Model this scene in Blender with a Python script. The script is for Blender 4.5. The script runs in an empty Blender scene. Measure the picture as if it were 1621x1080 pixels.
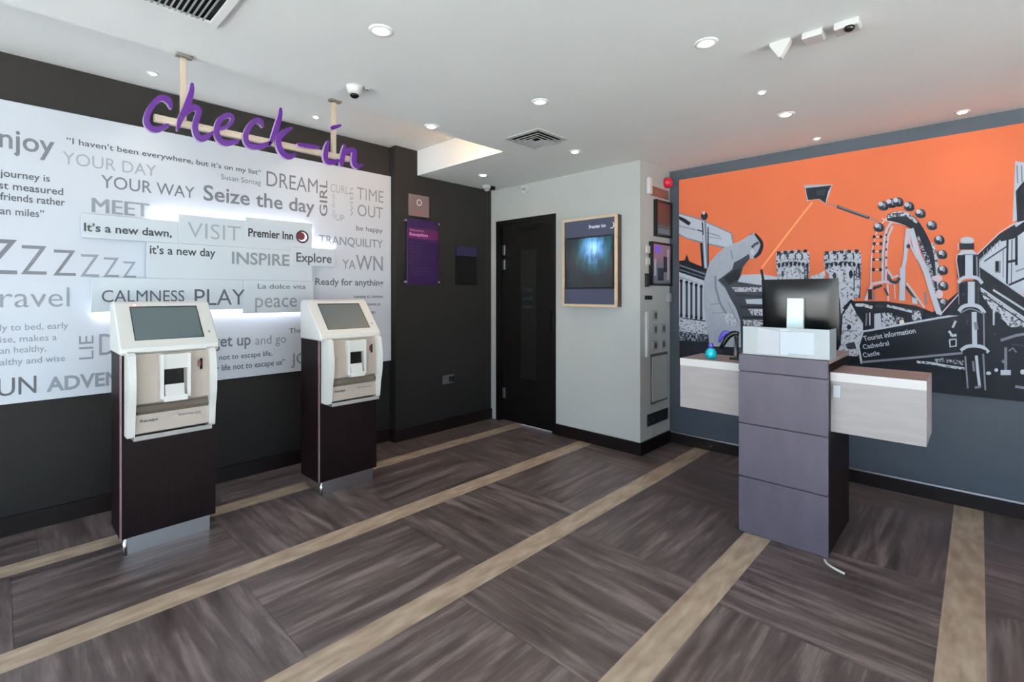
import bpy, bmesh, math, random
from mathutils import Vector
random.seed(7)
D = bpy.data; S = bpy.context.scene; COL = S.collection
# ------------------------------------------------------------------ photo geometry (1621 x 1080 frame)
CX, CY, FP, CAMH = 810.5, 464.5, 776.6, 1.4
AZ = math.radians(43.6); CA, SA = math.cos(AZ), math.sin(AZ)
def ray(px, py):
    u = (px - CX) / FP; v = (CY - py) / FP
    return (CA + u * SA, SA - u * CA, v)
def onY(px, py, Y):
    r = ray(px, py); t = Y / r[1]; return (r[0] * t, Y, CAMH + r[2] * t)
def onX(px, py, X):
    r = ray(px, py); t = X / r[0]; return (X, r[1] * t, CAMH + r[2] * t)
# ------------------------------------------------------------------ materials
def lin(c):
    c = c / 255.0
    return c / 12.92 if c <= 0.04045 else ((c + 0.055) / 1.055) ** 2.4
def rgb(r, g, b): return (lin(r), lin(g), lin(b), 1)
MATS = {}
def mat(name, col, rough=.5, metal=0, emit=None, es=0, noise=0, nscale=8, stretch=(1, 1, 1), bump=0, spec=.5):
    m = D.materials.new(name); m.use_nodes = True; nt = m.node_tree; b = nt.nodes['Principled BSDF']
    b.inputs['Base Color'].default_value = rgb(*col); b.inputs['Roughness'].default_value = rough
    b.inputs['Metallic'].default_value = metal; b.inputs['Specular IOR Level'].default_value = spec
    if emit: b.inputs['Emission Color'].default_value = rgb(*emit); b.inputs['Emission Strength'].default_value = es
    if noise or bump:
        tc = nt.nodes.new('ShaderNodeTexCoord'); mp = nt.nodes.new('ShaderNodeMapping'); no = nt.nodes.new('ShaderNodeTexNoise')
        mp.inputs['Scale'].default_value = stretch; no.inputs['Scale'].default_value = nscale; no.inputs['Detail'].default_value = 5
        nt.links.new(tc.outputs['Object'], mp.inputs[0]); nt.links.new(mp.outputs[0], no.inputs['Vector'])
        if noise:
            rp = nt.nodes.new('ShaderNodeValToRGB'); c = rgb(*col)
            rp.color_ramp.elements[0].position = .32; rp.color_ramp.elements[1].position = .68
            rp.color_ramp.elements[0].color = tuple(x * (1 - noise) for x in c[:3]) + (1,)
            rp.color_ramp.elements[1].color = tuple(min(1, x * (1 + noise)) for x in c[:3]) + (1,)
            nt.links.new(no.outputs[0], rp.inputs[0]); nt.links.new(rp.outputs[0], b.inputs['Base Color'])
        if bump:
            bp = nt.nodes.new('ShaderNodeBump'); bp.inputs['Strength'].default_value = bump; bp.inputs['Distance'].default_value = .01
            nt.links.new(no.outputs[0], bp.inputs['Height']); nt.links.new(bp.outputs[0], b.inputs['Normal'])
    MATS[name] = m
    return m
M = {}
M['paint'] = mat('dark grey paint', (27, 26, 25), .65, spec=.2, noise=.04, nscale=3)
M['paint_lit'] = mat('sky lit dark grey paint', (58, 66, 75), .6, spec=.35, noise=.04, nscale=3)  # left wall's paint again, with stronger window light and sky blue mixed in
M['ceil'] = mat('ceiling white', (232, 232, 228), .9, noise=.015, nscale=2)
M['white'] = mat('white wall paint', (170, 171, 166), .7, noise=.015, nscale=3)
M['skirt'] = mat('dark stained skirting', (20, 12, 11), .45, spec=.2, noise=.25, nscale=6, stretch=(1, 1, 12))
M['door'] = mat('black brown door veneer', (8, 6, 5), .5, spec=.2, noise=.2, nscale=6, stretch=(10, 10, 1))
M['panel'] = mat('satin white panel', (188, 192, 198), .5)
M['panel2'] = mat('satin white tile', (186, 193, 197), .5)
M['led'] = mat('cool white led', (255, 255, 255), .5, emit=(238, 240, 255), es=5)
M['cove'] = mat('warm led', (255, 220, 180), .5, emit=(255, 190, 120), es=60)
M['kiosk'] = mat('kiosk white plastic', (205, 203, 196), .35)
M['beige'] = mat('kiosk beige plastic', (160, 148, 136), .45)
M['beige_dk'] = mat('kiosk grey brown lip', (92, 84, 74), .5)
M['clear'] = mat('grey translucent tray', (150, 146, 142), .2)
M['wenge'] = mat('wenge veneer', (16, 7, 8), .5, spec=.12, noise=.35, nscale=9, stretch=(14, 14, .8))
M['edge'] = mat('mauve edge strip', (120, 92, 98), .3)
M['steel'] = mat('brushed steel', (176, 176, 178), .3, 1, noise=.05, nscale=30, stretch=(1, 1, 20))
M['chrome'] = mat('polished chrome', (235, 238, 242), .08, 1)
M['screen'] = mat('grey glass screen', (84, 96, 98), .12)
M['black'] = mat('black plastic', (6, 7, 9), .32, spec=.4)
M['blackm'] = mat('matt black', (6, 6, 7), .6, spec=.15)
M['purple'] = mat('purple acrylic', (62, 6, 98), .35)
M['lilac'] = mat('pale lilac acrylic edge', (170, 148, 182), .35)
M['brass'] = mat('brushed champagne metal', (196, 178, 156), .4, .35)
M['brassdk'] = mat('dull olive metal plate', (112, 110, 100), .45, .5)
M['slate'] = mat('grey mauve laminate', (80, 74, 86), .5, spec=.35, noise=.09, nscale=4, stretch=(1, 3, 1.2))
M['slatedk'] = mat('groove dark', (48, 44, 50), .6)
M['oak'] = mat('whitewashed oak', (148, 140, 138), .45, noise=.06, nscale=5, stretch=(1, 1, 7))
M['oakedge'] = mat('white oak lip', (196, 192, 188), .4)
M['oaktop'] = mat('greyed oak top', (140, 124, 118), .45, noise=.08, nscale=5, stretch=(7, 1, 1))
M['frost'] = mat('frosted white acrylic', (146, 151, 152), .25)
M['frost2'] = mat('bright white paper', (176, 176, 180), .4)
M['aqua'] = mat('pale aluminium stand', (206, 220, 216), .35, .2)
M['teal'] = mat('teal glossy plastic', (10, 170, 184), .18)
M['violet'] = mat('blue violet plastic', (74, 66, 168), .3)
M['twood'] = mat('light ash frame', (196, 172, 142), .45, noise=.08, nscale=8, stretch=(1, 1, 6))
M['twooddk'] = mat('dark frame side', (52, 34, 28), .5)
M['navy'] = mat('dark slate blue board', (52, 56, 76), .4)
M['plum'] = mat('deep purple sign', (30, 5, 52), .3)
M['magenta'] = mat('magenta band', (70, 10, 60), .3)
M['pinky'] = mat('dusty pink panel', (100, 84, 86), .5)
M['rose'] = mat('rose lettering', (176, 120, 166), .4)
M['lav'] = mat('lavender lettering', (70, 54, 96), .4)
M['red'] = mat('red sounder', (176, 16, 40), .35)
M['redbrown'] = mat('brown louvre', (120, 76, 70), .5)
M['ivory'] = mat('ivory plastic', (196, 194, 188), .4)
M['grey'] = mat('grey plastic', (150, 150, 150), .45)
M['lamp'] = mat('lamp lens', (255, 255, 255), .3, emit=(255, 250, 240), es=14)
M['ledred'] = mat('status light', (255, 120, 110), .3, emit=(255, 110, 90), es=5)
M['maroon'] = mat('maroon print', (84, 6, 32), .5)
for n, c in (('t1', (30, 34, 38)), ('t2', (66, 69, 74)), ('t3', (96, 98, 105)), ('t4', (124, 128, 134)), ('t5', (146, 151, 155))):
    M[n] = mat('grey print ' + n, c, .5)
M['tb'] = mat('near black print', (24, 16, 20), .5)
M['tw'] = mat('white print', (236, 236, 240), .5)
M['orange'] = mat('orange mural ground', (184, 94, 62), .5, noise=.02, nscale=3)
M['ink'] = mat('blue black ink', (20, 24, 33), .5)
M['ink2'] = mat('charcoal ink', (44, 47, 56), .5)
M['pale'] = mat('pale grey ink', (172, 176, 185), .5)
M['mid'] = mat('mid grey ink', (112, 114, 125), .5)
M['palep'] = mat('pinkish pale ink', (190, 168, 175), .5)
M['cord'] = mat('pale orange ink', (218, 136, 92), .5)
for n in ('orange', 'ink', 'ink2', 'pale', 'mid', 'palep', 'cord'): M[n].node_tree.nodes['Principled BSDF'].inputs['Specular IOR Level'].default_value = .12
def etched(name, thr, sc, a, b, stretch=(1, 1, 1)):
    m = mat(name, a, .5, spec=.12); nt = m.node_tree
    tc = nt.nodes.new('ShaderNodeTexCoord'); mp = nt.nodes.new('ShaderNodeMapping'); no = nt.nodes.new('ShaderNodeTexNoise'); rp = nt.nodes.new('ShaderNodeValToRGB')
    mp.inputs['Scale'].default_value = stretch; no.inputs['Scale'].default_value = sc; no.inputs['Detail'].default_value = 3; no.inputs['Roughness'].default_value = .6
    rp.color_ramp.elements[0].position = thr - .05; rp.color_ramp.elements[1].position = thr + .05
    rp.color_ramp.elements[0].color = rgb(*b); rp.color_ramp.elements[1].color = rgb(*a)
    L = nt.links.new
    L(tc.outputs['Object'], mp.inputs[0]); L(mp.outputs[0], no.inputs['Vector']); L(no.outputs[0], rp.inputs[0]); L(rp.outputs[0], nt.nodes['Principled BSDF'].inputs['Base Color'])
    return m
M['etch'] = etched('engraved stone print', .46, 62, (172, 174, 182), (44, 46, 56))
M['etchd'] = etched('dense engraved print', .53, 66, (155, 160, 170), (28, 30, 40))
M['etchl'] = etched('light engraved print', .42, 62, (180, 182, 190), (84, 86, 96))
# floor ------------------------------------------------------------
def floor_material():
    m = D.materials.new('vinyl plank floor'); m.use_nodes = True; nt = m.node_tree; N = nt.nodes.new; L = nt.links.new
    b = nt.nodes['Principled BSDF']
    tc = N('ShaderNodeTexCoord'); sp = N('ShaderNodeSeparateXYZ'); L(tc.outputs['Object'], sp.inputs[0])
    def ma(op, a, bb=None, c=None):
        n = N('ShaderNodeMath'); n.operation = op
        for i, v in enumerate((a, bb, c)):
            if v is None: continue
            if isinstance(v, (int, float)): n.inputs[i].default_value = v
            else: L(v, n.inputs[i])
        return n.outputs[0]
    X, Y = sp.outputs[0], sp.outputs[1]
    q = ma('DIVIDE', ma('SUBTRACT', Y, .12), .875)
    band = ma('FLOOR', q); fr = ma('FRACT', q)
    strip = ma('LESS_THAN', fr, .16)
    off = ma('ADD', ma('MULTIPLY', ma('SUBTRACT', band, 2.0), .109), .664)
    off = ma('SUBTRACT', off, ma('MULTIPLY', ma('LESS_THAN', Y, 1.06), 1.02))
    qi = ma('DIVIDE', ma('SUBTRACT', X, off), .885); idx = ma('FLOOR', qi)
    par = ma('FRACT', ma('MULTIPLY', ma('ADD', ma('ADD', idx, band), 40.0), .5))   # 0 or .5
    along = ma('LESS_THAN', par, .25)
    def grain(sx, sy, seed):
        cb = N('ShaderNodeCombineXYZ'); L(ma('MULTIPLY', X, sx), cb.inputs[0]); L(ma('MULTIPLY', Y, sy), cb.inputs[1]); L(ma('ADD', ma('MULTIPLY', idx, 3.7), ma('MULTIPLY', band, 5.3)), cb.inputs[2])
        no = N('ShaderNodeTexNoise'); no.inputs['Scale'].default_value = 1; no.inputs['Detail'].default_value = 6; no.inputs['Roughness'].default_value = .62; no.inputs['Distortion'].default_value = .35
        L(cb.outputs[0], no.inputs['Vector']); return no.outputs[0]
    mx = N('ShaderNodeMix'); L(along, mx.inputs[0]); L(grain(21, 1.9, 1), mx.inputs[2]); L(grain(1.9, 21, 2), mx.inputs[3])
    rp = N('ShaderNodeValToRGB'); L(mx.outputs[0], rp.inputs[0]); e = rp.color_ramp.elements
    e[0].position = .30; e[0].color = rgb(52, 42, 40); e[1].position = .70; e[1].color = rgb(121, 108, 106)
    k = e.new(.5); k.color = rgb(82, 71, 69)
    # per block tint
    wn = N('ShaderNodeTexWhiteNoise'); wn.noise_dimensions = '2D'; cb = N('ShaderNodeCombineXYZ'); L(idx, cb.inputs[0]); L(band, cb.inputs[1]); L(cb.outputs[0], wn.inputs['Vector'])
    tint = ma('ADD', ma('MULTIPLY', wn.outputs[0], .14), .93)
    # seams between blocks
    fx = ma('FRACT', qi); seam = ma('LESS_THAN', fx, .006)
    sl = N('ShaderNodeTexNoise'); sl.inputs['Scale'].default_value = 9; sl.inputs['Detail'].default_value = 6
    mp = N('ShaderNodeMapping'); mp.inputs['Scale'].default_value = (.7, 2.5, 1); L(tc.outputs['Object'], mp.inputs[0]); L(mp.outputs[0], sl.inputs['Vector'])
    r2 = N('ShaderNodeValToRGB'); L(sl.outputs[0], r2.inputs[0]); e = r2.color_ramp.elements
    e[0].position = .3; e[0].color = rgb(132, 113, 95); e[1].position = .7; e[1].color = rgb(170, 152, 133)
    mt = N('ShaderNodeMix'); mt.data_type = 'RGBA'; mt.blend_type = 'MULTIPLY'; mt.inputs[0].default_value = 1
    L(rp.outputs[0], mt.inputs[6]); cc = N('ShaderNodeCombineColor'); [L(ma('SUBTRACT', tint, ma('MULTIPLY', seam, .35)), cc.inputs[i]) for i in range(3)]; L(cc.outputs[0], mt.inputs[7])
    m2 = N('ShaderNodeMix'); m2.data_type = 'RGBA'; L(strip, m2.inputs[0]); L(mt.outputs[2], m2.inputs[6]); L(r2.outputs[0], m2.inputs[7])
    L(m2.outputs[2], b.inputs['Base Color'])
    L(ma('ADD', ma('MULTIPLY', mx.outputs[0], .25), .27), b.inputs['Roughness'])
    bp = N('ShaderNodeBump'); bp.inputs['Strength'].default_value = .12; bp.inputs['Distance'].default_value = .002; L(mx.outputs[0], bp.inputs['Height']); L(bp.outputs[0], b.inputs['Normal'])
    return m
M['floor'] = floor_material()
def glass_material():
    m = D.materials.new('window glass'); m.use_nodes = True; nt = m.node_tree; nt.nodes.remove(nt.nodes['Principled BSDF'])
    t = nt.nodes.new('ShaderNodeBsdfTransparent'); g = nt.nodes.new('ShaderNodeBsdfGlossy'); x = nt.nodes.new('ShaderNodeMixShader'); x.inputs[0].default_value = .07
    g.inputs['Roughness'].default_value = .02
    nt.links.new(t.outputs[0], x.inputs[1]); nt.links.new(g.outputs[0], x.inputs[2]); nt.links.new(x.outputs[0], nt.nodes['Material Output'].inputs[0])
    return m
M['glass'] = glass_material()
# ------------------------------------------------------------------ mesh helpers
class MB:
    """collects shapes in world coordinates; build() links them as one mesh object"""
    def __init__(s): s.v = []; s.f = []; s.mi = []; s.mats = []; s.smooth = []
    def m(s, k):
        if k not in s.mats: s.mats.append(k)
        return s.mats.index(k)
    def add(s, vs, fs, k, smooth=False):
        n = len(s.v); s.v += [tuple(v) for v in vs]; i = s.m(k)
        for f in fs: s.f.append([n + a for a in f]); s.mi.append(i); s.smooth.append(smooth)
        return s
    def box(s, x0, x1, y0, y1, z0, z1, k):
        vs = [(x, y, z) for x in (x0, x1) for y in (y0, y1) for z in (z0, z1)]
        return s.add(vs, [(0, 1, 3, 2), (4, 6, 7, 5), (0, 4, 5, 1), (2, 3, 7, 6), (0, 2, 6, 4), (1, 5, 7, 3)], k)
    def rbox(s, x0, x1, y0, y1, z0, z1, k, r=.004, seg=2):
        bm = bmesh.new(); bmesh.ops.create_cube(bm, size=1)
        for v in bm.verts: v.co = Vector(((x0 + x1) / 2 + v.co.x * (x1 - x0), (y0 + y1) / 2 + v.co.y * (y1 - y0), (z0 + z1) / 2 + v.co.z * (z1 - z0)))
        bmesh.ops.bevel(bm, geom=bm.edges[:], offset=r, segments=seg, affect='EDGES', profile=.5)
        bm.verts.index_update(); s.add([v.co for v in bm.verts], [[v.index for v in f.verts] for f in bm.faces], k); bm.free(); return s
    def prism(s, pts, a, b, axis, k, kside=None):
        """pts 2D in the plane normal to axis, extruded from a to b along it"""
        def P(p, t): return {'x': (t, p[0], p[1]), 'y': (p[0], t, p[1]), 'z': (p[0], p[1], t)}[axis]
        n = len(pts); vs = [P(p, a) for p in pts] + [P(p, b) for p in pts]
        s.add(vs, [list(range(n)), list(range(n, 2 * n))[::-1]], k)
        m0 = len(s.v) - 2 * n; i = s.m(kside or k)
        for j in range(n): s.f.append([m0 + j, m0 + (j + 1) % n, m0 + n + (j + 1) % n, m0 + n + j]); s.mi.append(i); s.smooth.append(False)
        return s
    def lathe(s, c, prof, k, n=24, axis='z'):
        """prof = [(r, h)] along the axis from centre c"""
        vs = []
        for r, h in prof:
            for j in range(n):
                a = 2 * math.pi * j / n; p = (r * math.cos(a), r * math.sin(a), h)
                if axis == 'x': p = (p[2], p[0], p[1])
                if axis == 'y': p = (p[0], p[2], p[1])
                vs.append((c[0] + p[0], c[1] + p[1], c[2] + p[2]))
        fs = [[i * n + j, i * n + (j + 1) % n, (i + 1) * n + (j + 1) % n, (i + 1) * n + j] for i in range(len(prof) - 1) for j in range(n)]
        s.add(vs, fs, k, True)
        m = len(s.v) - len(vs); i = s.m(k)
        s.f.append([m + j for j in range(n)][::-1]); s.mi.append(i); s.smooth.append(False)
        s.f.append([m + (len(prof) - 1) * n + j for j in range(n)]); s.mi.append(i); s.smooth.append(False)
        return s
    def tube(s, pts, r, k, n=8):
        pts = [Vector(p) for p in pts]; rings = []
        for i, p in enumerate(pts):
            d = (pts[min(i + 1, len(pts) - 1)] - pts[max(i - 1, 0)]).normalized()
            a = d.cross(Vector((0, 0, 1)) if abs(d.z) < .9 else Vector((1, 0, 0))).normalized(); b = d.cross(a)
            rr = r[i] if isinstance(r, (list, tuple)) else r
            rings += [p + a * rr * math.cos(2 * math.pi * j / n) + b * rr * math.sin(2 * math.pi * j / n) for j in range(n)]
        m = len(pts)
        s.add(rings, [[i * n + j, i * n + (j + 1) % n, (i + 1) * n + (j + 1) % n, (i + 1) * n + j] for i in range(m - 1) for j in range(n)] + [list(range(n)), [(m - 1) * n + j for j in range(n)]], k, True)
        return s
    def build(s, name, parent=None, origin=None, fix=True):
        if origin is None:
            if parent: origin = (0, 0, 0)
            else:
                xs = [v[0] for v in s.v]; ys = [v[1] for v in s.v]; zs = [v[2] for v in s.v]
                origin = ((min(xs) + max(xs)) / 2, (min(ys) + max(ys)) / 2, min(zs))
        if parent:
            w = Vector((0, 0, 0)); p = parent
            while p: w += p.location; p = p.parent
            base = w; origin = w
        me = D.meshes.new(name); me.from_pydata([tuple(Vector(v) - Vector(origin)) for v in s.v], [], s.f)
        for k in s.mats: me.materials.append(M[k])
        for p, i, sm in zip(me.polygons, s.mi, s.smooth): p.material_index = i; p.use_smooth = sm
        me.update()
        if fix:
            bm = bmesh.new(); bm.from_mesh(me); bmesh.ops.recalc_face_normals(bm, faces=bm.faces[:]); bm.to_mesh(me); bm.free()
        o = D.objects.new(name, me); COL.objects.link(o)
        if parent: o.parent = parent
        else: o.location = origin
        return o
def tag(o, label=None, cat=None, group=None, kind=None):
    if label: o['label'] = label
    if cat: o['category'] = cat
    if group: o['group'] = group
    if kind: o['kind'] = kind
    elif cat: o['kind'] = 'thing'
    return o
def thing(name, loc, label, cat, group=None):
    o = D.objects.new(name, None); COL.objects.link(o); o.location = loc; o.empty_display_size = .1
    return tag(o, label, cat, group)
def struct(name, mb, label=None):
    o = mb.build(name); o['kind'] = 'structure'
    if label: o['label'] = label
    return o
def copy_tree(o, parent=None):
    c = o.copy(); COL.objects.link(c); c.parent = parent
    for ch in list(o.children): copy_tree(ch, c)
    return c
# text --------------------------------------------------------------
_txt = {}
def text_mesh(st, bold=0.0, shear=0):
    key = (st, bold, shear)
    if key in _txt: return _txt[key]
    cu = D.curves.new('t', 'FONT'); cu.body = st; cu.offset = bold; cu.shear = shear; cu.resolution_u = 3
    o = D.objects.new('t', cu); COL.objects.link(o); dg = bpy.context.evaluated_depsgraph_get()
    me = D.meshes.new_from_object(o.evaluated_get(dg)); D.objects.remove(o); D.curves.remove(cu)
    vs = [(v.co.x, v.co.y) for v in me.vertices]; fs = [list(p.vertices) for p in me.polygons]; D.meshes.remove(me)
    _txt[key] = (vs, fs); return vs, fs
CAPH = max(v[1] for v in text_mesh('H')[0])
def fake_bold(mb, *a_, n=3, w=.003, **kw):
    for i in range(n):
        q = list(a_); o_ = Vector((w * i, -.00015 * i, 0)); q[1] = Vector(q[1]) + o_; q[2] = Vector(q[2]) + o_; add_text(mb, *q, **kw)
def add_text(mb, st, p0, p1, h, k, up, bold=0.0, vis=None, right=False):
    """p0 -> p1 world points of the baseline covered by the visible text, h = capital height, up = in-plane up"""
    vs, fs = text_mesh(st, bold); p0 = Vector(p0); p1 = Vector(p1); d = p1 - p0; Ln = d.length; d.normalize(); up = Vector(up)
    up = (up - d * up.dot(d)).normalized()
    x0 = min(v[0] for v in vs); x1 = max(v[0] for v in vs)
    if vis:
        vv = text_mesh(vis, bold)[0]; w = max(v[0] for v in vv) - min(v[0] for v in vv)
    else: w = x1 - x0
    sx = Ln / w; sy = h / CAPH
    base = p1 - d * (x1 - x0) * sx if right else p0
    mb.add([base + d * (v[0] - x0) * sx + up * v[1] * sy for v in vs], fs, k)
# pixel strokes on a plane -----------------------------------------
def smooth_pts(pts, n=5):
    if len(pts) < 3: return pts
    out = []; P = [pts[0]] + list(pts) + [pts[-1]]
    for i in range(1, len(P) - 2):
        for j in range(n):
            t = j / n; a, b, c, d = P[i - 1], P[i], P[i + 1], P[i + 2]
            out.append(tuple(.5 * (2 * b[q] + (c[q] - a[q]) * t + (2 * a[q] - 5 * b[q] + 4 * c[q] - d[q]) * t * t + (-a[q] + 3 * b[q] - 3 * c[q] + d[q]) * t ** 3) for q in range(len(b))))
    out.append(pts[-1]); return out
def ribbon(pts, w, curve=True, rnd=True):
    pts = [(p[0], p[1], p[2] if len(p) > 2 else w) for p in pts]
    if curve: pts = smooth_pts(pts)
    if rnd:
        a, b = pts[0], pts[1]; l = math.hypot(b[0] - a[0], b[1] - a[1]) or 1; ux, uy = (a[0] - b[0]) / l, (a[1] - b[1]) / l
        pts = [(a[0] + ux * a[2] * .4, a[1] + uy * a[2] * .4, a[2] * .35)] + pts
        a, b = pts[-1], pts[-2]; l = math.hypot(b[0] - a[0], b[1] - a[1]) or 1; ux, uy = (a[0] - b[0]) / l, (a[1] - b[1]) / l
        pts = pts + [(a[0] + ux * a[2] * .4, a[1] + uy * a[2] * .4, a[2] * .35)]
    Lp, Rp = [], []
    for i, p in enumerate(pts):
        a = pts[max(i - 1, 0)]; b = pts[min(i + 1, len(pts) - 1)]; dx, dy = b[0] - a[0], b[1] - a[1]; l = math.hypot(dx, dy) or 1
        nx, ny = -dy / l * p[2] / 2, dx / l * p[2] / 2
        Lp.append((p[0] + nx, p[1] + ny)); Rp.append((p[0] - nx, p[1] - ny))
    return Lp, Rp
# ------------------------------------------------------------------ room
YW, YB, XC, YC, XM = 4.07, 3.97, 3.83, 2.12, 4.39
ZC, ZT, YT, XF = 2.55, 2.79, 2.80, 2.83
X0, Y0 = -2.6, -2.8
struct('floor', MB().box(X0, 4.9, Y0, YW + .2, -.1, 0, 'floor'), 'dark brown wood-effect plank floor with pale beige strips')
c = MB()
c.box(X0, 4.9, Y0, YT, ZC, ZC + .1, 'ceil'); c.box(XF, 4.9, YT, YW + .2, ZC, ZC + .1, 'ceil')
c.box(X0, XF + .02, YT - .02, YW + .2, ZT, ZT + .1, 'ceil'); c.box(X0, XF + .02, YT - .02, YT, ZC + .1, ZT, 'ceil'); c.box(XF, XF + .02, YT, YW + .2, ZC + .1, ZT, 'ceil')
struct('ceiling', c, 'white ceiling with a raised trough beside the left wall')
struct('wall_left', MB().box(X0, 2.58, YW, YW + .2, 0, ZT, 'paint'), 'dark grey wall behind the word panel')
struct('wall_alcove', MB().box(2.58, XC + .5, YB, YW + .2, 0, ZT, 'paint'), 'dark grey wall section between the word panel and the door')
w = MB().box(XC, XC + .16, 3.885, YB, 0, ZC, 'white').box(XC, XC + .16, YC, 3.045, 0, ZC, 'white').box(XC, XC + .16, 3.045, 3.885, 2.195, ZC, 'white').box(XC + .16, XM + .1, YC, YC + .12, 0, ZC, 'white')
struct('wall_back', w, 'white wall with the door and the boxed column')
struct('wall_mural', MB().box(XM, XM + .2, Y0, YC, 0, ZC, 'paint_lit'), 'grey wall, sky light tinted into its colour, that carries the orange mural')
w = MB().box(X0, -1.6, Y0 - .15, Y0, 0, ZC, 'white').box(2.6, 4.9, Y0 - .15, Y0, 0, ZC, 'white').box(-1.6, 2.6, Y0 - .15, Y0, 2.42, ZC, 'white')
struct('wall_right', w)
w = MB()
for x in (-1.6, -.2, 1.15, 2.55): w.box(x, x + .05, Y0 - .1, Y0 - .04, .05, 2.37, 'black')
w.box(-1.6, 2.6, Y0 - .1, Y0 - .04, 0, .05, 'black').box(-1.6, 2.6, Y0 - .1, Y0 - .04, 2.37, 2.42, 'black')
w2 = struct('added_window', w); MB().box(-1.58, 2.58, Y0 - .075, Y0 - .065, .04, 2.38, 'glass').build('pane', w2)  # unseen window, added to light the left wall and word panel
w = MB().box(X0 - .15, X0, Y0, -2.3, 0, ZT, 'paint').box(X0 - .15, X0, 3.55, YW + .2, 0, ZT, 'paint').box(X0 - .15, X0, -2.3, 3.55, 2.45, ZT, 'paint')
struct('wall_entrance', w)
w = MB()
for y in (-2.3, -.85, .6, 2.05, 3.5): w.box(X0 - .1, X0 - .04, y, y + .05, 0, 2.45, 'black')
w.box(X0 - .1, X0 - .04, -2.3, 3.55, 0, .06, 'black').box(X0 - .1, X0 - .04, -2.3, 3.55, 2.39, 2.45, 'black')
wf = struct('window_1', w); wg = MB().box(X0 - .075, X0 - .065, -2.28, 3.52, .05, 2.4, 'glass').build('pane', wf)
struct('floor_outside', MB().box(X0 - 12, 8, Y0 - 12, YW + 8, -.14, -.12, 'ceil'), 'pale paving outside the windows')
# skirtings
sk = .108
struct('baseboard_left', MB().box(X0, 2.58, YW - .016, YW, 0, sk, 'skirt'))
struct('baseboard_alcove', MB().box(2.565, XC, YB - .016, YB, 0, sk, 'skirt').box(2.565, 2.58, YB, YW - .016, 0, sk, 'skirt'))
struct('baseboard_back', MB().box(XC - .016, XC, YC - .016, 3.045, 0, sk, 'skirt').box(XC, XM - .016, YC - .016, YC, 0, sk, 'skirt'))
struct('baseboard_mural', MB().box(XM - .018, XM, Y0, YC, 0, sk - .012, 'skirt').box(XM - .024, XM, Y0, YC, sk - .012, sk, 'steel'))  # pale reflection put in as a steel strip along the skirting top
# door
d = MB().box(XC - .008, XC + .12, 3.82, 3.885, 0, 2.195, 'door').box(XC - .008, XC + .12, 3.045, 3.09, 0, 2.195, 'door').box(XC - .008, XC + .12, 3.09, 3.82, 2.13, 2.195, 'door')
dr = struct('door_1', d, 'dark door frame'); dl = thing('door_leaf', (XC + .05, 3.455, 0), None, None)
del_ = dl; D.objects.remove(dl)
l = MB(); x0, x1 = XC + .03, XC + .075
l.box(x0, x1, 3.56, 3.82, .008, 2.13, 'door').box(x0, x1, 3.09, 3.33, .008, 2.13, 'door').box(x0, x1, 3.33, 3.56, 1.85, 2.13, 'door').box(x0, x1, 3.33, 3.56, .008, .5, 'door')
leaf = l.build('door_leaf', dr)
M['dglass'] = mat('dark obscured glass', (20, 22, 20), .3, spec=.3)
gp = MB().box(x0 + .018, x0 + .024, 3.33, 3.56, .5, 1.85, 'dglass').build('vision_panel', leaf)
t = MB()
for i, s_ in enumerate(('Toilets', 'and', 'rooms')): add_text(t, s_, (x0 + .016, 3.53, 1.42 - i * .09), (x0 + .016, 3.40, 1.42 - i * .09), .045, 't2', (0, 0, 1))
tx = t.build('lettering', leaf, fix=False)
for z in (1.82, 1.66, .25): MB().rbox(XC + .012, x0, 3.77, 3.805, z, z + .11, 'steel', .003).build('hinge', leaf)
MB().box(x0 - .012, x0, 3.12, 3.15, 1.0, 1.22, 'blackm').build('handle', leaf)
MB().rbox(x0 - .05, x0, 3.3, 3.52, 2.05, 2.1, 'blackm', .004).build('closer', leaf)
# ------------------------------------------------------------------ word panel on the left wall
PY = 4.03; TY = 3.975
wp = thing('wall_mounted_word_panel', (.9, PY, .765), 'long white wall panel printed with grey travel words and quotes', 'wall panel')
MB().box(-1.25, 2.572, PY, YW - .002, .765, 2.505, 'panel').build('backing_board', wp)
# raised, back-lit tiles (x0, x1, z0, z1)
tiles = {'dawn': (.357, .858, 1.742, 1.893), 'visit': (.858, 1.282, 1.742, 1.945), 'brand': (1.282, 1.79, 1.742, 1.972),
         'day': (.682, 1.79, 1.50, 1.742), 'explore': (1.62, 1.988, 1.622, 1.775), 'calm': (.40, 1.262, 1.282, 1.50), 'peace': (1.262, 1.80, 1.25, 1.50)}
tobj = {}
for k, (a, b, z0, z1) in tiles.items():
    zz = .0015 * list(tiles).index(k)
    tobj[k] = MB().rbox(a, b, TY - zz, TY + .02 - zz, z0, z1, 'panel2', .003, 1).build('raised_tile', wp)
MB().box(.722, 1.80, TY + .02, PY - .004, 1.905, 1.938, 'led').build('light_strip', wp)
MB().box(1.79, 2.0, TY + .02, PY - .004, 1.79, 1.812, 'led').build('light_strip', wp)
MB().box(.43, 1.75, TY + .02, PY - .004, 1.262, 1.288, 'led').build('light_strip', wp)
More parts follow.
